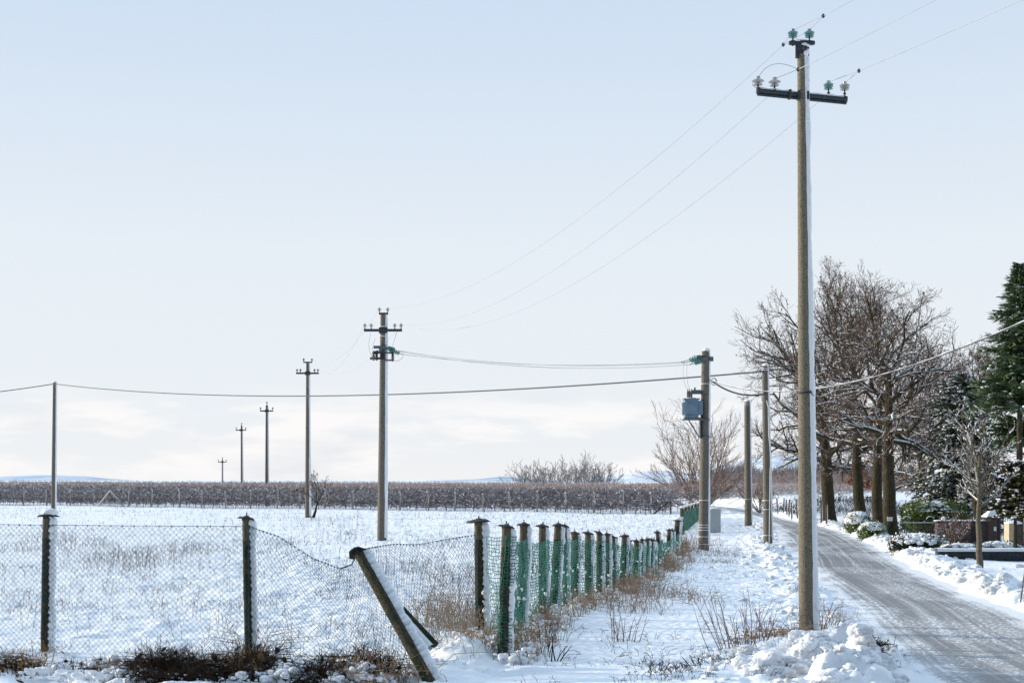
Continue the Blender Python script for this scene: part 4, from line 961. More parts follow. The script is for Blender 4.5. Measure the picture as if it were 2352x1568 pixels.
# copper coloured beech sapling between the oaks
q = pt(1972, 1160, 95); q[2] = gz(q[0], q[1]); rn = np.random.default_rng(3); o = thing('leafy_sapling', 'small copper leaved sapling on the bank between the oak trunks', 'tree', q)
segs = []; [grow(segs, rn, q + [0, 0, .6 + .25 * i], np.array([math.cos(i * 2.4), math.sin(i * 2.4), .7]) / 1.2, .9 - .05 * i, .02, 0, 2, (5, 4), .1, .1, .5, .01, (R(25), R(60))) for i in range(7)]
w = B(); f = B(); w.segs([q], [q + [0, 0, 2.4]], .05, .02, 6); emit(segs, w, None, f, rn); w.build('trunk', M['twig'], o)
e = np.array([s_[1] for s_ in segs]); k = rn.integers(0, len(e), 900); C = e[k] + rn.normal(size=(900, 3)) * .12; U = rn.normal(size=(900, 3)) * .06; W = np.cross(U, rn.normal(size=(900, 3))) * .5
f.quads(C, U, W, 1); M['copper'] = mat('copper_leaves', (.36, .16, .09), (.52, .27, .17), 5, .8); f.build('crown', [M['twig'], M['copper']], o)

# ------------------------------------------------------------------ conifers
def conifer(label, base, height, rmax, zlow, seed, m, droop, nb, sprays, snow_p, name='spruce_tree', sl=.22, sw=.022, shape=.8, group=None, trunk_r=.14, snow_w=.035, rag=.25):
    rn = np.random.default_rng(seed); base = np.array(base, float); o = thing(name, label, 'conifer', base, group)
    tr_ = B(); t = np.linspace(0, 1, 12); tr_.tube(np.stack([base[0] + 0 * t, base[1] + 0 * t, base[2] - .1 + (height + .1) * t], 1), trunk_r * (1 - .94 * t), 10)
    C = []; U = []; W = []; SC = []; SU = []; SW = []; BP0 = []; BP1 = []
    for i in range(nb):
        f = (i + rn.random()) / nb; z = zlow + (height - zlow) * (1 - (1 - f) ** 1.0); rel = (height - z) / (height - zlow)
        L = rmax * (rel ** shape) * rn.uniform(1 - rag * 1.6, 1 + rag * .6) + .10; az = i * 2.399 + rn.normal() * .3; n = max(3, int(L / .16))
        up0 = .45 - .5 * rel; p = base + [0, 0, z]; hd = np.array([math.cos(az), math.sin(az), 0]); side = np.array([-hd[1], hd[0], 0])
        snowy = rn.random() < .8
        for k in range(n):
            s_ = (k + 1) / n; slope = up0 - droop * s_ ** 1.5; q = p + (hd + [0, 0, slope]) * (L / n); BP0.append(p); BP1.append(q)
            wd = sl * (1.15 - .55 * s_) * (.5 + min(1, L))
            for _ in range(sprays):
                sd = rn.choice((-1, 1)); c = p + (q - p) * rn.random(); dv = hd * rn.uniform(.35, 1) + side * sd * rn.uniform(.25, 1) + np.array([0, 0, rn.normal() * .22 - .18 * droop]); dv /= np.linalg.norm(dv)
                ln = wd * rn.uniform(.5, 1.1); cen = c + dv * ln * .5; u = dv * ln * .5; w_ = np.cross(dv, rn.normal(size=3)); w_ *= sw * rn.uniform(.6, 1.2) / max(np.linalg.norm(w_), 1e-6)
                C.append(cen); U.append(u); W.append(w_)
                if snowy and rn.random() < snow_p:
                    w2 = np.cross(dv, [0, 0, 1.]); w2 *= snow_w * rn.uniform(.5, 1.1) / max(np.linalg.norm(w2), 1e-6); SC.append(cen + [0, 0, sw + .012]); SU.append(u * .8); SW.append(w2)
            p = q
    tr_.segs(BP0, BP1, .018, .012, 4); tr_.build('trunk', M['bark'], o)
    b = B(); b.quads(np.array(C), np.array(U), np.array(W)); b.build('crown', M[m], o)
    if SC:
        b = B(); SC = np.array(SC); SU = np.array(SU); SW = np.array(SW)
        b.quads(SC, SU, SW); b.quads(SC - [0, 0, .016], SU * .95, SW * 1.05)
        k = rn.random(len(SC)) < .5; b.lumps(SC[k], np.abs(SU[k]) * .55 + np.array([.022, .022, .014]), 1, amp=.15, seed=seed); sp = b.build('snow', M['snow'], o); sp['kind'] = 'stuff'
    return o
conifer('snow laden drooping cedar in the garden behind the brick wall', (18.3, 58, 0), 6.5, 2.2, .3, 91, 'needle2', .75, 260, 16, .24, name='cedar_tree', sl=.26, sw=.020, shape=.42, trunk_r=.13, snow_w=.05, rag=.3)
q = pt(2342, 900, 45)
conifer('tall dark green spruce at the right edge', (q[0], 45, 0), 9.0, 1.50, 4.4, 92, 'needle', .28, 290, 14, .03, sl=.40, sw=.013, shape=.85, trunk_r=.14, rag=.40)
b_ = gpz(2332, 1283)
conifer('small bronzed evergreen tree with a clear trunk and snow on top, right of the gate', b_, 2.6, .62, 1.15, 93, 'pineleaf', .25, 110, 12, .22, name='evergreen_tree', sl=.22, sw=.032, shape=.35, trunk_r=.07, snow_w=.05)
conifer('small low spruce at the right edge with drooping boughs below the tall one', (q[0] + .5, 46.5, 0), 4.2, 1.25, 3.3, 94, 'needle', .3, 26, 13, .08, sl=.34, sw=.028, shape=.2, trunk_r=.08)

# ------------------------------------------------------------------ hedges
def hedge(label, c, size, m, seed, n=4200, snow=True, rot=0, leaf=.026, name='hedge', snow_t=.09, cover=.93, cat='hedge'):
    rn = np.random.default_rng(seed); c = np.array(c, float); o = thing(name, label, cat, c); sx, sy, sz = size
    u = rn.normal(size=(n, 3)); u /= np.linalg.norm(u, axis=1, keepdims=True); q = np.sign(u) * np.abs(u) ** .55; q /= np.max(np.abs(q), axis=1, keepdims=True) ** .35
    rad = rn.uniform(.72, 1.02, n)[:, None]; P = q * rad * np.array([sx, sy, sz]); P[:, 2] = np.abs(P[:, 2]) * 1.0
    ca, sa = math.cos(rot), math.sin(rot); Rm = np.array([[ca, -sa, 0], [sa, ca, 0], [0, 0, 1]])
    P = P + .05 * rn.normal(size=P.shape)
    P = P @ Rm.T + c; U = rn.normal(size=(n, 3)); U *= leaf / np.linalg.norm(U, axis=1, keepdims=True); W = np.cross(U, rn.normal(size=(n, 3))); W *= leaf * .55 / np.maximum(np.linalg.norm(W, axis=1, keepdims=True), 1e-6)
    b = B(); b.quads(P, U, W)
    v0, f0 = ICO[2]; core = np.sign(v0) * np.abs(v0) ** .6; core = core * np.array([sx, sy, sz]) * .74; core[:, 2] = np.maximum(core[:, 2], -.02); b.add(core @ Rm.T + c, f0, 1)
    b.build('foliage', [M[m], M['darkhedge']], o)
    if snow:
        k = int(420 * sx * sy + 80); q = rn.uniform(-1, 1, (k, 2)); q = q[(np.abs(q) ** 2.6).sum(1) < .86] * cover; z = sz * np.maximum(.2, 1 - (np.abs(q) ** 2.6).sum(1)) ** .36 * .97
        C = np.stack([q[:, 0] * sx, q[:, 1] * sy, z + snow_t * .25], 1) @ Rm.T + c; s_ = rn.uniform(.07, .12, len(C)); b = B(); b.lumps(C, np.stack([s_, s_, s_ * .55 * snow_t / .09], 1), 3, amp=.12, seed=seed, rough=.03)
        k2 = rn.random(n) < .03; b.lumps(P[k2 & (P[:, 2] > c[2] + sz * .35)], np.full(int((k2 & (P[:, 2] > c[2] + sz * .35)).sum()), .028), 1, seed=seed + 1); sp = b.build('snow', M['snow'], o); sp['kind'] = 'stuff'
    return o
h = gpz(2010, 1242)
hedge('round bright green box bush, snow capped, left of the nearest oak', (h[0] - .05, h[1] + .2, 0), (.46, .5, .62), 'hedge', 1)
h = gpz(1990, 1228)
hedge('larger rounded bush thick with snow behind the bright green one', (h[0] - .1, h[1] + 1.0, 0), (.48, .6, .82), 'hedge', 2, snow_t=.13, cover=1)
h = gpz(1962, 1222); hedge('small dark clipped bush behind the marker post', (h[0] + .05, h[1] + .6, 0), (.2, .25, .5), 'darkhedge', 3, n=800)
h = gpz(2120, 1275); hedge('long low clipped hedge with a thick snow top, right of the nearest oak', (h[0], h[1] + .5, 0), (.82, .5, .56), 'darkhedge', 4, n=4200, rot=-.35, snow_t=.1, cover=.97)
h = gpz(2225, 1284); hedge('low dark hedge behind the garden wall, below the red stemmed shrub', (h[0] + .1, h[1] + 1.0, 0), (.62, .28, .36), 'darkhedge', 5, n=1800, cover=.8, snow_t=.06)
h = gpz(2300, 1284); hedge('low dark snowy hedge behind the wall at the foot of the gate pillar', (h[0] + .25, h[1] + 1.1, 0), (.75, .28, .40), 'darkhedge', 6, n=2000, cover=.9, snow_t=.07)
hedge('broad pale green snow flecked shrub under the cedar behind the railing', (16.7, 56.3, 0), (1.25, .8, 1.35), 'hedge', 7, n=5000, snow=True, leaf=.05, snow_t=.04, cover=.9, name='shrub', cat='shrub')
multistem('red stemmed bare shrub with snow bits in front of the brick wall', gpz(2206, 1272) + [0, .6, 0], 1.15, .55, 24, (4, 3), 75, 'whip', .006, name='bare_shrub', r=.012, cat='shrub', snow_p=(.3, .2), spread=32)

# ------------------------------------------------------------------ garden walls, gate, railing
def W3(x, y, d): return pt(x, y, d)
gw = gp(2255, 1305); zg = 0
wl = thing('garden_wall', 'low dark stone garden wall with a flat snow top behind the young tree', 'wall', (12.6, 38.2, 0))
b = B(); xL, xR = 11.35, 17.5; yw = 38.0; b.box(((xL + xR) / 2, yw, .10), (xR - xL, .30, .36)); b.build('wall_body', M['wallstone'], wl)
b = B(); xs = np.linspace(xL - .03, xR, 90); n = len(xs)
prof = [(-.17, -.0), (-.185, .04), (-.12, .075), (0, .085), (.12, .075), (.18, .03), (.17, 0)]; m_ = len(prof)
V = []
for x in xs:
    for (py, pz) in prof: V.append((x, yw + py * (1 + .1 * fbm(np.array([x * 3]), np.array([py * 5]), 3)[0]), .28 + pz * (1 + .25 * fbm(np.array([x * 2.5]), np.array([py]), 4)[0])))
k = np.arange(m_ - 1); b.add(V, np.concatenate([np.stack([k + m_, k + 1 + m_, k + 1, k], 1) + j * m_ for j in range(n - 1)])); b.build('snow_cap', M['snow'], wl)
dB = 48.0; sB = dB / F
bw = thing('brick_wall', 'brown brick garden wall with dark panels and a stone coping, left of the gate', 'wall', W3(2205, 1250, dB) * [1, 1, 0])
xa, xb_ = W3(2150, 0, dB)[0], W3(2264, 0, dB)[0]; zt = W3(0, 1200, dB)[2]
b = B(); b.box(((xa + xb_) / 2, dB, zt / 2), (xb_ - xa, .30, zt)); b.box((xa + .12, dB - .02, zt / 2 + .01), (.22, .38, zt)); b.build('wall_body', M['brick'], bw)
b = B(); b.box(((xa + xb_) / 2, dB, zt + .035), (xb_ - xa + .1, .40, .05)); b.build('coping', M['wallstone'], bw)
b = B(); b.lumps([(x, dB, zt + .07) for x in np.linspace(xa + .05, xb_ - .05, 14)], np.array([(.12, .18, .035)] * 14), 2, amp=.15); b.lumps([(xa + .25, dB, zt + .13), (xb_ - .25, dB, zt + .12)], np.array([(.09, .09, .1)] * 2), 2, amp=.1); b.build('snow_cap', M['snow'], bw)
for x0, x1 in ((2168, 2190), (2232, 2250)):
    b = B(); a0, a1 = W3(x0, 0, dB - .16)[0], W3(x1, 0, dB - .16)[0]; b.box(((a0 + a1) / 2, dB - .155, zt * .47), (a1 - a0, .02, zt * .72)); b.build('panel', M['iron'], bw)
xp_ = W3(2279, 0, dB)[0]; pil = thing('gate_pillar', 'brick gate pillar with a snowy pyramid roof', 'pillar', (xp_, dB, 0)); zp = W3(0, 1191, dB)[2]
b = B(); b.box((xp_, dB, zp / 2), (.44, .44, zp)); b.build('pillar_body', M['brick'], pil)
b = B(); b.lathe([(.40, 0), (.40, .05), (.0, .32)], (xp_, dB, zp), 4, smooth=False, M=Matrix.Rotation(R(45), 3, 'Z')); b.build('roof', M['wallstone'], pil)
b = B(); b.lathe([(.395, .065), (.38, .10), (.2, .235), (.0, .37)], (xp_, dB, zp), 4, smooth=False, M=Matrix.Rotation(R(45), 3, 'Z')); b.lumps([(xp_, dB, zp + .34)], np.array([(.07, .07, .05)]), 2); b.build('snow_cap', M['snow'], pil)
b = B(); b.box((xp_ + .02, dB - .24, zp * .62), (.09, .05, .14)); b.build('doorbell_box', M['white'], pil)
xq = W3(2327, 0, 43)[0]; pil2 = thing('gate_pillar', 'brick gate pillar with its sunlit left side coloured cream, right of the gate', 'pillar', (xq, 43, 0)); zp = W3(0, 1205, 43)[2]
b = B(); b.box((xq + .08, 43, zp / 2), (.30, .42, zp)); b.build('pillar_body', M['brick'], pil2)
b = B(); b.box((xq - .13, 43, zp / 2 + .02), (.14, .44, zp + .06)); b.build('lit_edge', M['stone'], pil2)  # lit left side of the pillar painted as a pale strip
b = B(); b.lumps([(xq, 43, zp + .06)], np.array([(.26, .24, .06)]), 3, amp=.1); b.build('snow_cap', M['snow'], pil2)
g_ = thing('iron_gate', 'black wrought iron gate of upright bars between the two gate pillars', 'gate', (W3(2305, 0, 46)[0], 46, 0))
b = B(); x0, x1 = W3(2293, 0, 46)[0], W3(2322, 0, 46)[0]; zt_ = W3(0, 1185, 46)[2]
for x in np.linspace(x0, x1, 8): b.segs([(x, 46, 0)], [(x, 46, zt_ + .18 * math.sin((x - x0) / (x1 - x0) * 2.2))], .011, .009, 5)
for z in (.12, zt_ * .6, zt_ - .02): b.segs([(x0, 46, z)], [(x1, 46, z)], .014, .014, 5)
b.build('bars', M['iron'], g_)
b = B(); b.box((x0 - .02, 46, zt_ / 2 + .2), (.06, .06, zt_ + .4)); b.build('gate_post', M['iron'], g_)
rl_ = thing('iron_railing', 'black iron railing with arched tops between the nearest oak and the brick wall', 'railing', (W3(2110, 0, 49)[0], 49, 0))
b = B(); x0, x1 = W3(2068, 0, 49)[0], W3(2150, 0, 49)[0]; zt_ = W3(0, 1201, 49)[2]
for x in np.linspace(x0, x1, 18): b.segs([(x, 49, 0)], [(x, 49, zt_ + .03)], .010, .008, 4)
for z in (.1, zt_ * .72, zt_): b.segs([(x0, 49, z)], [(x1, 49, z)], .014, .014, 4)
for cx_ in (x0 + .22, x1 - .2): b.tube([(cx_ + .16 * math.cos(a_), 49, zt_ + .22 * math.sin(a_)) for a_ in np.linspace(0, math.pi, 14)], .013, 5)
b.build('bars', M['iron'], rl_)
b = B(); b.tube([(x, 49, zt_ + .022) for x in np.linspace(x0, x1, 30)], .014, 5)
for cx_ in (x0 + .22, x1 - .2): b.tube([(cx_ + .16 * math.cos(a_), 49, zt_ + .018 + .22 * math.sin(a_)) for a_ in np.linspace(.6, math.pi - .6, 10)], .013, 5)
b.build('snow', M['snow'], rl_)
# marker post
q = gpz(1963, 1222); mk = thing('marker_post', 'white roadside marker post with a red reflector and snow on top', 'marker post', q)
b = B(); b.box(q + [0, 0, .24], (.10, .06, .58)); b.build('post_body', M['white'], mk)
b = B(); b.box(q + [0.01, -.005, .60], (.105, .07, .14)); b.build('reflector', M['red'], mk)
b = B(); b.lumps([q + [0.01, 0, .69]], np.array([(.06, .05, .035)]), 2); b.build('snow_cap', M['snow'], mk)
# little sapling stake at the right edge
q = gpz(2343, 1392); b = B(); b.tube([q, q + [.06, 0, .45], q + [.15, 0, 1.0]], [.012, .01, .008], 6); tag(b.build('garden_cane', M['twig'], origin=q), 'thin dark cane stuck in the snow at the right edge', 'stake')
# stakes of the roadside fence beyond the bend and the fence on the bank
proto = None
for i_ in range(12):
    t = i_ / 11; y = 66 + 26 * t; x = rr(y) + .35 + .15 * math.sin(i_); z = gz(x, y)
    if proto is None:
        proto = thing('fence_stake', '', 'stake', (x, y, z), 'stakes of the roadside fence'); q = np.array([x, y, z]); b = B(); b.tube([q - [0, 0, .1], q + [0, 0, .95]], [.04, .035], 6); b.build('stake', M['twig'], proto); b = B(); b.lumps([q + [.04, 0, .5]], np.array([(.025, .04, .42)]), 2, amp=.1); b.build('snow', M['snow'], proto); s_ = proto
    else:
        s_ = proto.copy(); COL.objects.link(s_); s_.location = (x, y, z); s_.rotation_euler = (0, R(rng.normal() * 3), 0); s_.scale = (1, 1, rng.uniform(.85, 1.1))
        for ch in proto.children: c_ = ch.copy(); COL.objects.link(c_); c_.parent = s_
    s_['label'] = ORD[i_] + ' short dark stake, counted from the nearest, along the right of the road bend'
for i_, (x, yb_, yt) in enumerate(((1737, 1170, 1150), (1781, 1172, 1148), (1829, 1168, 1149), (1905, 1166, 1150), (1970, 1167, 1146), (1984, 1166, 1147))):
    d = 118; q = pt(x, yb_, d); q[2] = gz(q[0], q[1]); tp_ = pt(x + 3, yt, d); b = B(); b.segs([q], [tp_], .05, .045, 5)
    tag(b.build('field_post', M['fartwig'], origin=q), ('thin leaning post in the far field, left of the conduit pole', 'thin post in the far field just right of the conduit pole', 'thin post in the far field just left of the nearest pole', 'thin post in the far field hidden by the leftmost oak', 'thin post on the snowy bank beside the copper sapling', 'thin post on the snowy bank right of the copper sapling')[i_], 'post', 'posts in the far field')

# ------------------------------------------------------------------ grasses, weeds, whips
rg = np.random.default_rng(99)
def stems(b, X, Y, hgt, r, bend=.35, mat=0, forks=0, snow=None, up=1.0):
    n = len(X); Z = gh(X, Y); d = rg.normal(size=(n, 2)) * bend
    P0 = np.stack([X, Y, Z - .02], 1); P1 = P0 + np.stack([d[:, 0] * hgt * .35, d[:, 1] * hgt * .35, hgt * .55], 1); P2 = P1 + np.stack([d[:, 0] * hgt * .65, d[:, 1] * hgt * .65, hgt * .45 * (1 - np.minimum(.9, np.hypot(d[:, 0], d[:, 1])))], 1)
    b.segs(P0, P1, r, r * .85, 3, mat); b.segs(P1, P2, r * .85, r * .5, 3, mat)
    for k in range(forks):
        t = rg.uniform(.2, 1, (n, 1)); q = P1 + (P2 - P1) * t; a_ = rg.normal(size=(n, 3)) * .5; a_[:, 2] = np.abs(a_[:, 2]) + .3; e = q + a_ * (hgt * .28)[:, None]; b.segs(q, e, r * .7, r * .45, 3, mat)
    return P0, P1, P2
# field stubble and stalks
b = B(); n = 26000
y = 18.2 * (110 / 18.2) ** rg.random(n); xw = rg.uniform(-1, 1, n); x = np.where(True, xw * y * .40 + 0, 0)
msk = (x < fenx(y) - .2) & (vnoise(x / 1.6, y / 2.2, 61) * .6 + vnoise(x / .5, y / .5, 62) * .4 > .44)
x, y = x[msk], y[msk]; hg = rg.uniform(.04, .17, len(x)) * (1 + 1.2 * (rg.random(len(x)) < .10)); stems(b, x, y, hg, .0016 + .00008 * y, .35, 0, 1)
def patch(cx_, cy_, sx, sy, n, h0, h1, r, forks=2, bend=.25, m=0):
    x = cx_ + rg.normal(size=n) * sx; y = cy_ + rg.normal(size=n) * sy; stems(b, x, y, rg.uniform(h0, h1, n), r, bend, m, forks)
for px_, py_, n_, h1 in ((250, 1290, 130, .55), (330, 1300, 120, .55), (200, 1260, 90, .4), (430, 1270, 110, .4), (60, 1265, 90, .4), (150, 1245, 80, .4), (775, 1215, 14, .9), (760, 1240, 30, .5), (1080, 1225, 40, .4), (1000, 1260, 60, .4), (700, 1195, 60, .4), (950, 1310, 80, .4), (1050, 1340, 120, .5), (650, 1250, 60, .35)):
    X_, Y_ = gp(px_, py_); patch(X_, Y_, .55 * Y_ / 40, 1.2, n_, .1, h1, .0028 + .00003 * Y_)
x = rg.uniform(-9, 3, 420); y = 19 + 26 * rg.random(420) ** 1.3; k_ = (x < fenx(y) - .4) & (np.abs(x / y) < .4); stems(b, x[k_], y[k_], rg.uniform(.15, .5, int(k_.sum())), .0028, .2, 1, 3)
o = b.build('dry_grass', [M['stalk'], M['weed']]); tag(o, 'thin dry stalks poking through the snow across the field', 'grass', kind='stuff')

# weeds along the foot of the fences
b = B()
def clump(cx_, cy_, sx, sy, n, h0, h1, r, m, bend=.5, forks=1): 
    x = cx_ + rg.normal(size=n) * sx; y = cy_ + rg.normal(size=n) * sy; return stems(b, x, y, rg.uniform(h0, h1, n), r, bend, m, forks)
WS = []
for px_, d_, w_, n_, h1, m in ((375, 16.0, .12, 800, .46, 0), (345, 15.9, .10, 350, .3, 0), (400, 16.0, .08, 260, .4, 0), (450, 15.9, .12, 500, .36, 0), (510, 15.9, .14, 500, .3, 0), (565, 16.1, .11, 600, .46, 0), (590, 16.2, .08, 200, .36, 0), (130, 16.3, .35, 160, .2, 0), (20, 16.3, .12, 300, .30, 0), (735, 15.9, .13, 480, .42, 0), (775, 15.8, .12, 260, .36, 0), (690, 15.8, .2, 160, .24, 0), (865, 16.2, .11, 300, .46, 0), (840, 15.8, .12, 260, .36, 2), (230, 16.0, .3, 160, .2, 0), (640, 16.0, .2, 160, .22, 0), (300, 16.2, .2, 120, .26, 2),
                               (70, 16.4, .10, 70, .42, 1), (55, 16.5, .1, 40, .5, 1), (577, 16.9, .07, 70, .75, 1), (560, 16.0, .12, 60, .5, 1), (870, 16.0, .3, 160, .45, 1), (820, 16.1, .2, 100, .4, 1), (480, 16.2, .3, 40, .5, 1)):
    pr_ = clump((px_ - CX) / F * d_, d_, w_ * 1.15, .22, int(n_ * .62), .04, h1, .0036 if m == 0 else .0042, m, .75, 2)
    k_ = rg.integers(0, len(pr_[0]), n_ // 3); f_ = rg.random((len(k_), 1)); c_ = pr_[0][k_] * (1 - f_) + pr_[2][k_] * f_; u_ = rg.normal(size=c_.shape) * .016; b.quads(c_, u_, np.cross(u_, rg.normal(size=c_.shape)) * .5, m)
    k_ = rg.integers(0, len(pr_[0]), n_ // 7); f_ = rg.random((len(k_), 1)) * .9; c_ = pr_[0][k_] * (1 - f_) + pr_[2][k_] * f_; WS.append(c_)
# rusty weeds along the green fence and behind the chain link
for k in range(60):
    t = rg.random(); y = 17.3 + 27 * t ** 1.2; x = fenx(y) + rg.normal() * .16 + .15; clump(x, y, .14, .24, 34, .08, .40, .0032 + .00006 * y, 2, .5, 2)
for px_, py_, n_, h1 in ((1020, 1440, 110, .6), (1060, 1430, 110, .7), (1080, 1470, 110, .6), (1000, 1410, 60, .6), (1110, 1500, 80, .35), (1430, 1390, 70, .5), (1480, 1375, 80, .5), (1460, 1398, 60, .4), (1505, 1370, 50, .4), (1560, 1262, 70, .6), (1575, 1250, 80, .6), (1545, 1300, 50, .5), (1600, 1270, 100, .4)):
    X_, Y_ = gp(px_, py_); clump(X_, Y_, .24 * Y_ / 20, .6, n_, .12, h1, .0030 + .00005 * Y_, 2, .5, 2)
# straw tufts and litter on the verge, at the pole foot, by the snow heap
for px_, py_, n_, h1, m in ((1880, 1450, 40, .42, 2), (1840, 1452, 90, .10, 0), (1895, 1440, 20, .5, 2), (2010, 1500, 420, .16, 0), (2000, 1515, 300, .14, 0), (1610, 1385, 50, .3, 2), (1555, 1375, 50, .3, 2), (1650, 1290, 60, .2, 2), (1660, 1275, 60, .2, 2), (1780, 1240, 60, .2, 2), (1700, 1480, 60, .12, 0), (1500, 1530, 50, .12, 0), (1560, 1545, 70, .12, 0), (1660, 1530, 70, .14, 0), (1810, 1470, 90, .22, 2), (1755, 1460, 90, .25, 2)):
    X_, Y_ = gp(px_, py_); clump(X_, Y_, .16 * Y_ / 18, .25, n_, .04, h1, .0032 + .00004 * Y_, m, .7, 2)
n = 1500; y = 15.4 + 40 * rg.random(n) ** 2; x = rl(y) - .3 - rg.random(n) * (rl(y) - fenx(y) - .4); k = vnoise(x / .8, y / .9, 71) > .5; stems(b, x[k], y[k], rg.uniform(.03, .16, int(k.sum())), .003, .8, 0, 2)
# bank shrubs beyond the bend
n = 1200; x = rg.uniform(16.5, 24, n); y = rg.uniform(84, 92, n); stems(b, x, y, rg.uniform(.15, .6, n), .011, .5, 0, 2)
o = b.build('dry_weeds', [M['weed'], M['straw'], M['weedred']]); tag(o, 'tangled dead weeds and straw along the foot of the fences', 'weeds', kind='stuff')
# snow pillows sitting on those weeds
C = []; Rr = []
def pil_(n, fx_, s0, s1, zo=(.02, .2)):
    for _ in range(n // 4):
        x, y = fx_(); z = gz(x, y) + rg.uniform(*zo)
        for _k in range(rg.integers(4, 10)):
            s_ = rg.uniform(s0, s1) * (.45 + .7 * rg.random()); C.append((x + rg.normal() * s1 * .9, y + rg.normal() * s1 * .8, z + rg.normal() * s1 * .35)); Rr.append((s_ * rg.uniform(.9, 1.5), s_, s_ * rg.uniform(.6, .9)))
pil_(260, lambda: ((lambda px_, d_: ((px_ - CX) / F * d_, d_))(rg.uniform(-40, 980), rg.uniform(15.5, 16.7))), .02, .06, (-.02, .12))
pil_(80, lambda: ((lambda px_, d_: ((px_ - CX) / F * d_, d_))(rg.choice((100, 150, 200, 290, 310, 700, 650, 670, 760, 610)) + rg.normal() * 34, rg.uniform(15.5, 16.2))), .025, .06, (-.02, .14))
pil_(900, lambda: ((lambda y: (fenx(y) + rg.normal() * .2 + .12, y))(17.0 + 26 * rg.random() ** 1.4)), .010, .042, (-.01, .15))
pil_(200, lambda: (rg.normal() * .28 - .62, 17.9 + rg.normal() * .9), .010, .030, (-.01, .14))
pil_(150, lambda: ((lambda px_, d_: ((px_ - CX) / F * d_, d_))(rg.choice((630, 655, 690, 770, 800, 835)) + rg.normal() * 16, rg.uniform(15.5, 16.1))), .022, .055, (0, .2))
b = B(); C = np.array(C); Rr = np.array(Rr); b.lumps(C, Rr, 2, amp=.14, seed=5, rough=.03); WS = np.concatenate(WS); q_ = .006 + .016 * rg.random((len(WS), 1)) ** 2; b.lumps(WS, q_ * np.array([1.3, 1.1, .8]), 1, amp=.2, seed=15); o = b.build('snow_pillows', M['snow']); tag(o, 'small pillows of snow caught on the weeds at the fence foot', 'snow', kind='stuff')

def whip(label, px_, py_, n, hgt, lean, spread, seed, forks=2, r=.006, name='bare_shrub', m='whip'):
    rn = np.random.default_rng(seed); q = gpz(px_, py_); o = thing(name, label, 'shrub', q, 'leafless shrubs on the snowy verge'); w = B()
    for i in range(n):
        p = q + np.array([rn.normal() * .06, rn.normal() * .06, -.02]); d = np.array([lean + rn.normal() * spread, rn.normal() * spread, 1.]); d /= np.linalg.norm(d); L = hgt * rn.uniform(.6, 1.05); pts = [p]
        for k in range(6): d = d + rn.normal(size=3) * .05; d /= np.linalg.norm(d); p = p + d * L / 6; pts.append(p)
        w.tube(pts, np.linspace(r, r * .4, 7), 4)
        for _ in range(forks):
            k = rn.integers(2, 6); a_ = d + rn.normal(size=3) * .55; a_[2] = abs(a_[2]); a_ /= np.linalg.norm(a_); e = pts[k] + a_ * L * .28; w.segs([pts[k]], [e], r * .5, r * .35, 3); w.segs([e], [e + a_ * .05 * L + rn.normal(size=3) * .03], r * .35, r * .3, 3)
    w.build('stems', M[m], o); return o
whip('thin upright leafless stems in the snow right of the green fence foot', 1415, 1474, 7, .52, .0, .16, 1)
whip('small arching twig bush just right of the upright stems', 1447, 1472, 6, .38, .28, .2, 2)
whip('leafless clump leaning left, leftmost of the shrubs before the nearest pole', 1665, 1502, 8, .95, -.36, .10, 3)
whip('short leafless sprig right of the clump leaning left', 1692, 1500, 6, .55, -.05, .12, 4)
whip('tall red brown stems left of the nearest pole, largest of the shrubs', 1722, 1500, 8, .85, -.1, .2, 5)
whip('bushy red brown stems close to the left of the nearest pole', 1760, 1492, 9, .6, .1, .28, 6)
whip('spreading brown stems at the foot of the nearest pole', 1890, 1458, 8, .5, .1, .28, 7)
whip('single dead weed with hanging leaves in the left foreground of the verge', 1264, 1500, 5, .42, .05, .16, 8, forks=4, m='weed')
whip('bent dark broken twig lying on the snow below the green fence', 1285, 1520, 4, .34, .5, .4, 9, forks=2, r=.009, m='weed')
whip('low dark sprigs in the snow at the bottom right of the verge', 1600, 1535, 9, .22, -.4, .5, 10, forks=3, m='weed')

# ------------------------------------------------------------------ light, sky, camera
SUN_EL = R(13.5); SUN_AZ = R(-72)         # azimuth measured from +Y towards +X: low sun on the left, a little beyond the scene
sd = Vector((math.sin(SUN_AZ) * math.cos(SUN_EL), math.cos(SUN_AZ) * math.cos(SUN_EL), math.sin(SUN_EL)))
sl = bpy.data.lights.new('sun', 'SUN'); sl.energy = 5.0; sl.angle = R(.5); sl.color = (1, .88, .70)
so = bpy.data.objects.new('sun', sl); COL.objects.link(so); so.rotation_euler = sd.to_track_quat('Z', 'Y').to_euler(); so.location = sd * 50
w = bpy.data.worlds.new('World'); scene.world = w; w.use_nodes = True; nt = w.node_tree; N = nt.nodes; L = nt.links
bg = N['Background']; bg.inputs['Strength'].default_value = .1
sky = N.new('ShaderNodeTexSky'); sky.sky_type = 'NISHITA'; sky.sun_disc = False; sky.sun_elevation = SUN_EL; sky.sun_rotation = SUN_AZ; sky.air_density = 1; sky.dust_density = .6; sky.ozone_density = 1.5
tc = N.new('ShaderNodeTexCoord'); sep = N.new('ShaderNodeSeparateXYZ'); L.new(tc.outputs['Generated'], sep.inputs[0])
def ramp(inp, stops):
    r_ = N.new('ShaderNodeValToRGB'); els = r_.color_ramp.elements
    for i, (p, c) in enumerate(stops):
        e = els[i] if i < 2 else els.new(p); e.position = p; e.color = (*c, 1) if len(c) == 3 else c
    L.new(inp, r_.inputs[0]); return r_.outputs[0]
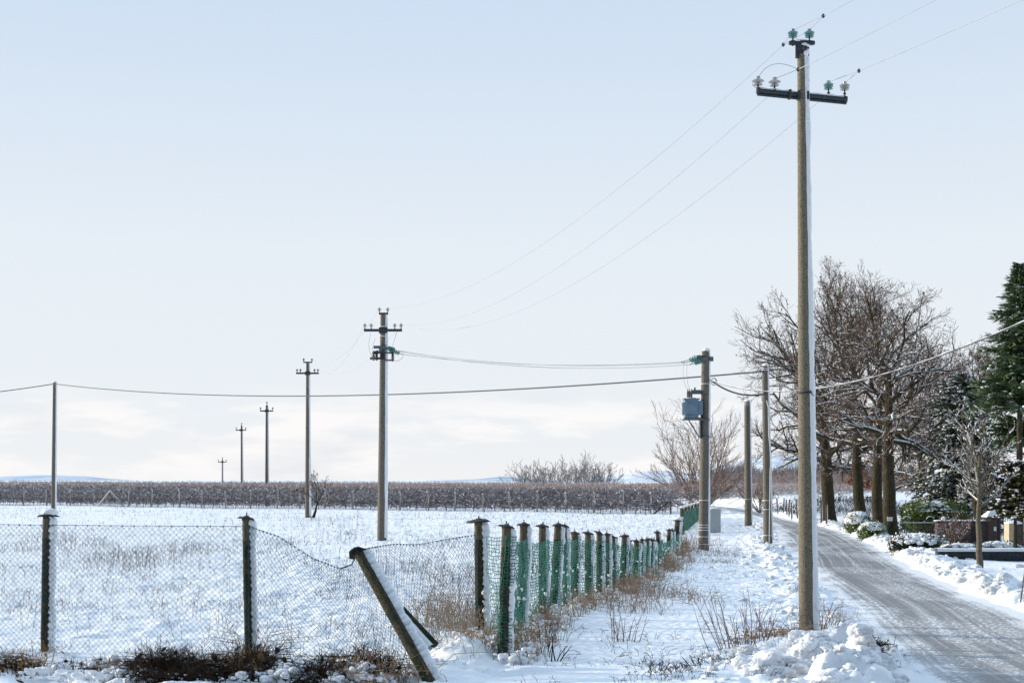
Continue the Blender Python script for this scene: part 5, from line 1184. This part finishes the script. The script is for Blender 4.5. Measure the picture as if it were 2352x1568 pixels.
# winter haze pale near the horizon; bluer zenith put in to light the snow
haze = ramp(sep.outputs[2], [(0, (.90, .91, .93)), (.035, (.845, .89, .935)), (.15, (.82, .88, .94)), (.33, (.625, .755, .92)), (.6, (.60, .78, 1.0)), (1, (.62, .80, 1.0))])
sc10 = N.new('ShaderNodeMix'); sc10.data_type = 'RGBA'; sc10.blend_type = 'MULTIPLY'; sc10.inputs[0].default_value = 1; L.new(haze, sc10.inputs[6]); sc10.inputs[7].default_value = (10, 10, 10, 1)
# unseen sky shaped for the lighting: boosted overhead, dimmed behind the camera
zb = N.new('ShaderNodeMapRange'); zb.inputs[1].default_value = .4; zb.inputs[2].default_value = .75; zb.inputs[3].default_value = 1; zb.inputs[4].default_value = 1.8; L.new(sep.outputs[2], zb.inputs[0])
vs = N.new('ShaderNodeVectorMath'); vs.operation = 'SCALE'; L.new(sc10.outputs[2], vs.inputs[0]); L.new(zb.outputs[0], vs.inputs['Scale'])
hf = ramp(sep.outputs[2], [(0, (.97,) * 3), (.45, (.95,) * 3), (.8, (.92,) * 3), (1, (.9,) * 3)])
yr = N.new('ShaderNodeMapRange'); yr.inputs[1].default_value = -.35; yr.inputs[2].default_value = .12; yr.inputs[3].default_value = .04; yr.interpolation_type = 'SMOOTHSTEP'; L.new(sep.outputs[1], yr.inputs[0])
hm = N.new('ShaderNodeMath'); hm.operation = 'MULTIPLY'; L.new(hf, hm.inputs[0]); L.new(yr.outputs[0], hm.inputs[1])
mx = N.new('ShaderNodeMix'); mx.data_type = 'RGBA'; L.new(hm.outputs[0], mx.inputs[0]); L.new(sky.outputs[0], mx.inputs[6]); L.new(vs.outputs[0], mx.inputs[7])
# low cloud banks along the horizon
mp = N.new('ShaderNodeMapping'); mp.inputs['Scale'].default_value = (9, 9, 34); mp.inputs['Location'].default_value = (3.1, 1.7, .4); L.new(tc.outputs['Generated'], mp.inputs[0])
nz = N.new('ShaderNodeTexNoise'); nz.inputs['Scale'].default_value = 1; nz.inputs['Detail'].default_value = 7; nz.inputs['Roughness'].default_value = .55; L.new(mp.outputs[0], nz.inputs['Vector'])
cd = N.new('ShaderNodeMapRange'); cd.inputs[1].default_value = .44; cd.inputs[2].default_value = .56; cd.interpolation_type = 'SMOOTHSTEP'; L.new(nz.outputs['Fac'], cd.inputs[0])
cm = ramp(sep.outputs[2], [(0, (.6,) * 3), (.012, (1,) * 3), (.045, (.95,) * 3), (.066, (0,) * 3)])
ml = N.new('ShaderNodeMath'); ml.operation = 'MULTIPLY'; L.new(cd.outputs[0], ml.inputs[0]); L.new(cm, ml.inputs[1])
mp2 = N.new('ShaderNodeMapping'); mp2.inputs['Scale'].default_value = (14, 14, 70); mp2.inputs['Location'].default_value = (1.1, 4.7, .9); L.new(tc.outputs['Generated'], mp2.inputs[0])
nz2 = N.new('ShaderNodeTexNoise'); nz2.inputs['Detail'].default_value = 5; nz2.inputs['Scale'].default_value = 1; L.new(mp2.outputs[0], nz2.inputs['Vector'])
cc_ = ramp(nz2.outputs['Fac'], [(.34, (.83, .85, .885)), (.54, (.985, .965, .96))])
c10 = N.new('ShaderNodeMix'); c10.data_type = 'RGBA'; c10.blend_type = 'MULTIPLY'; c10.inputs[0].default_value = 1; L.new(cc_, c10.inputs[6]); c10.inputs[7].default_value = (10, 10, 10, 1)
mx2 = N.new('ShaderNodeMix'); mx2.data_type = 'RGBA'; L.new(ml.outputs[0], mx2.inputs[0]); L.new(mx.outputs[2], mx2.inputs[6]); L.new(c10.outputs[2], mx2.inputs[7])
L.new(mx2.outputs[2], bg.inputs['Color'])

cam = bpy.data.cameras.new('Camera'); co = bpy.data.objects.new('Camera', cam); COL.objects.link(co); co.location = (0, 0, H); co.rotation_euler = (R(90), 0, 0)
cam.lens = 50; cam.sensor_width = 36; cam.shift_y = (HY - 784) / 2352; cam.clip_end = 20000; cam.clip_start = .1
scene.camera = co
scene.view_settings.view_transform = 'Standard'; scene.view_settings.look = 'None'; scene.view_settings.exposure = 0; scene.view_settings.gamma = 1
scene.cycles.max_bounces = 6; scene.cycles.transparent_max_bounces = 16
for o in bpy.data.objects:
    if '_o' in o: del o['_o']
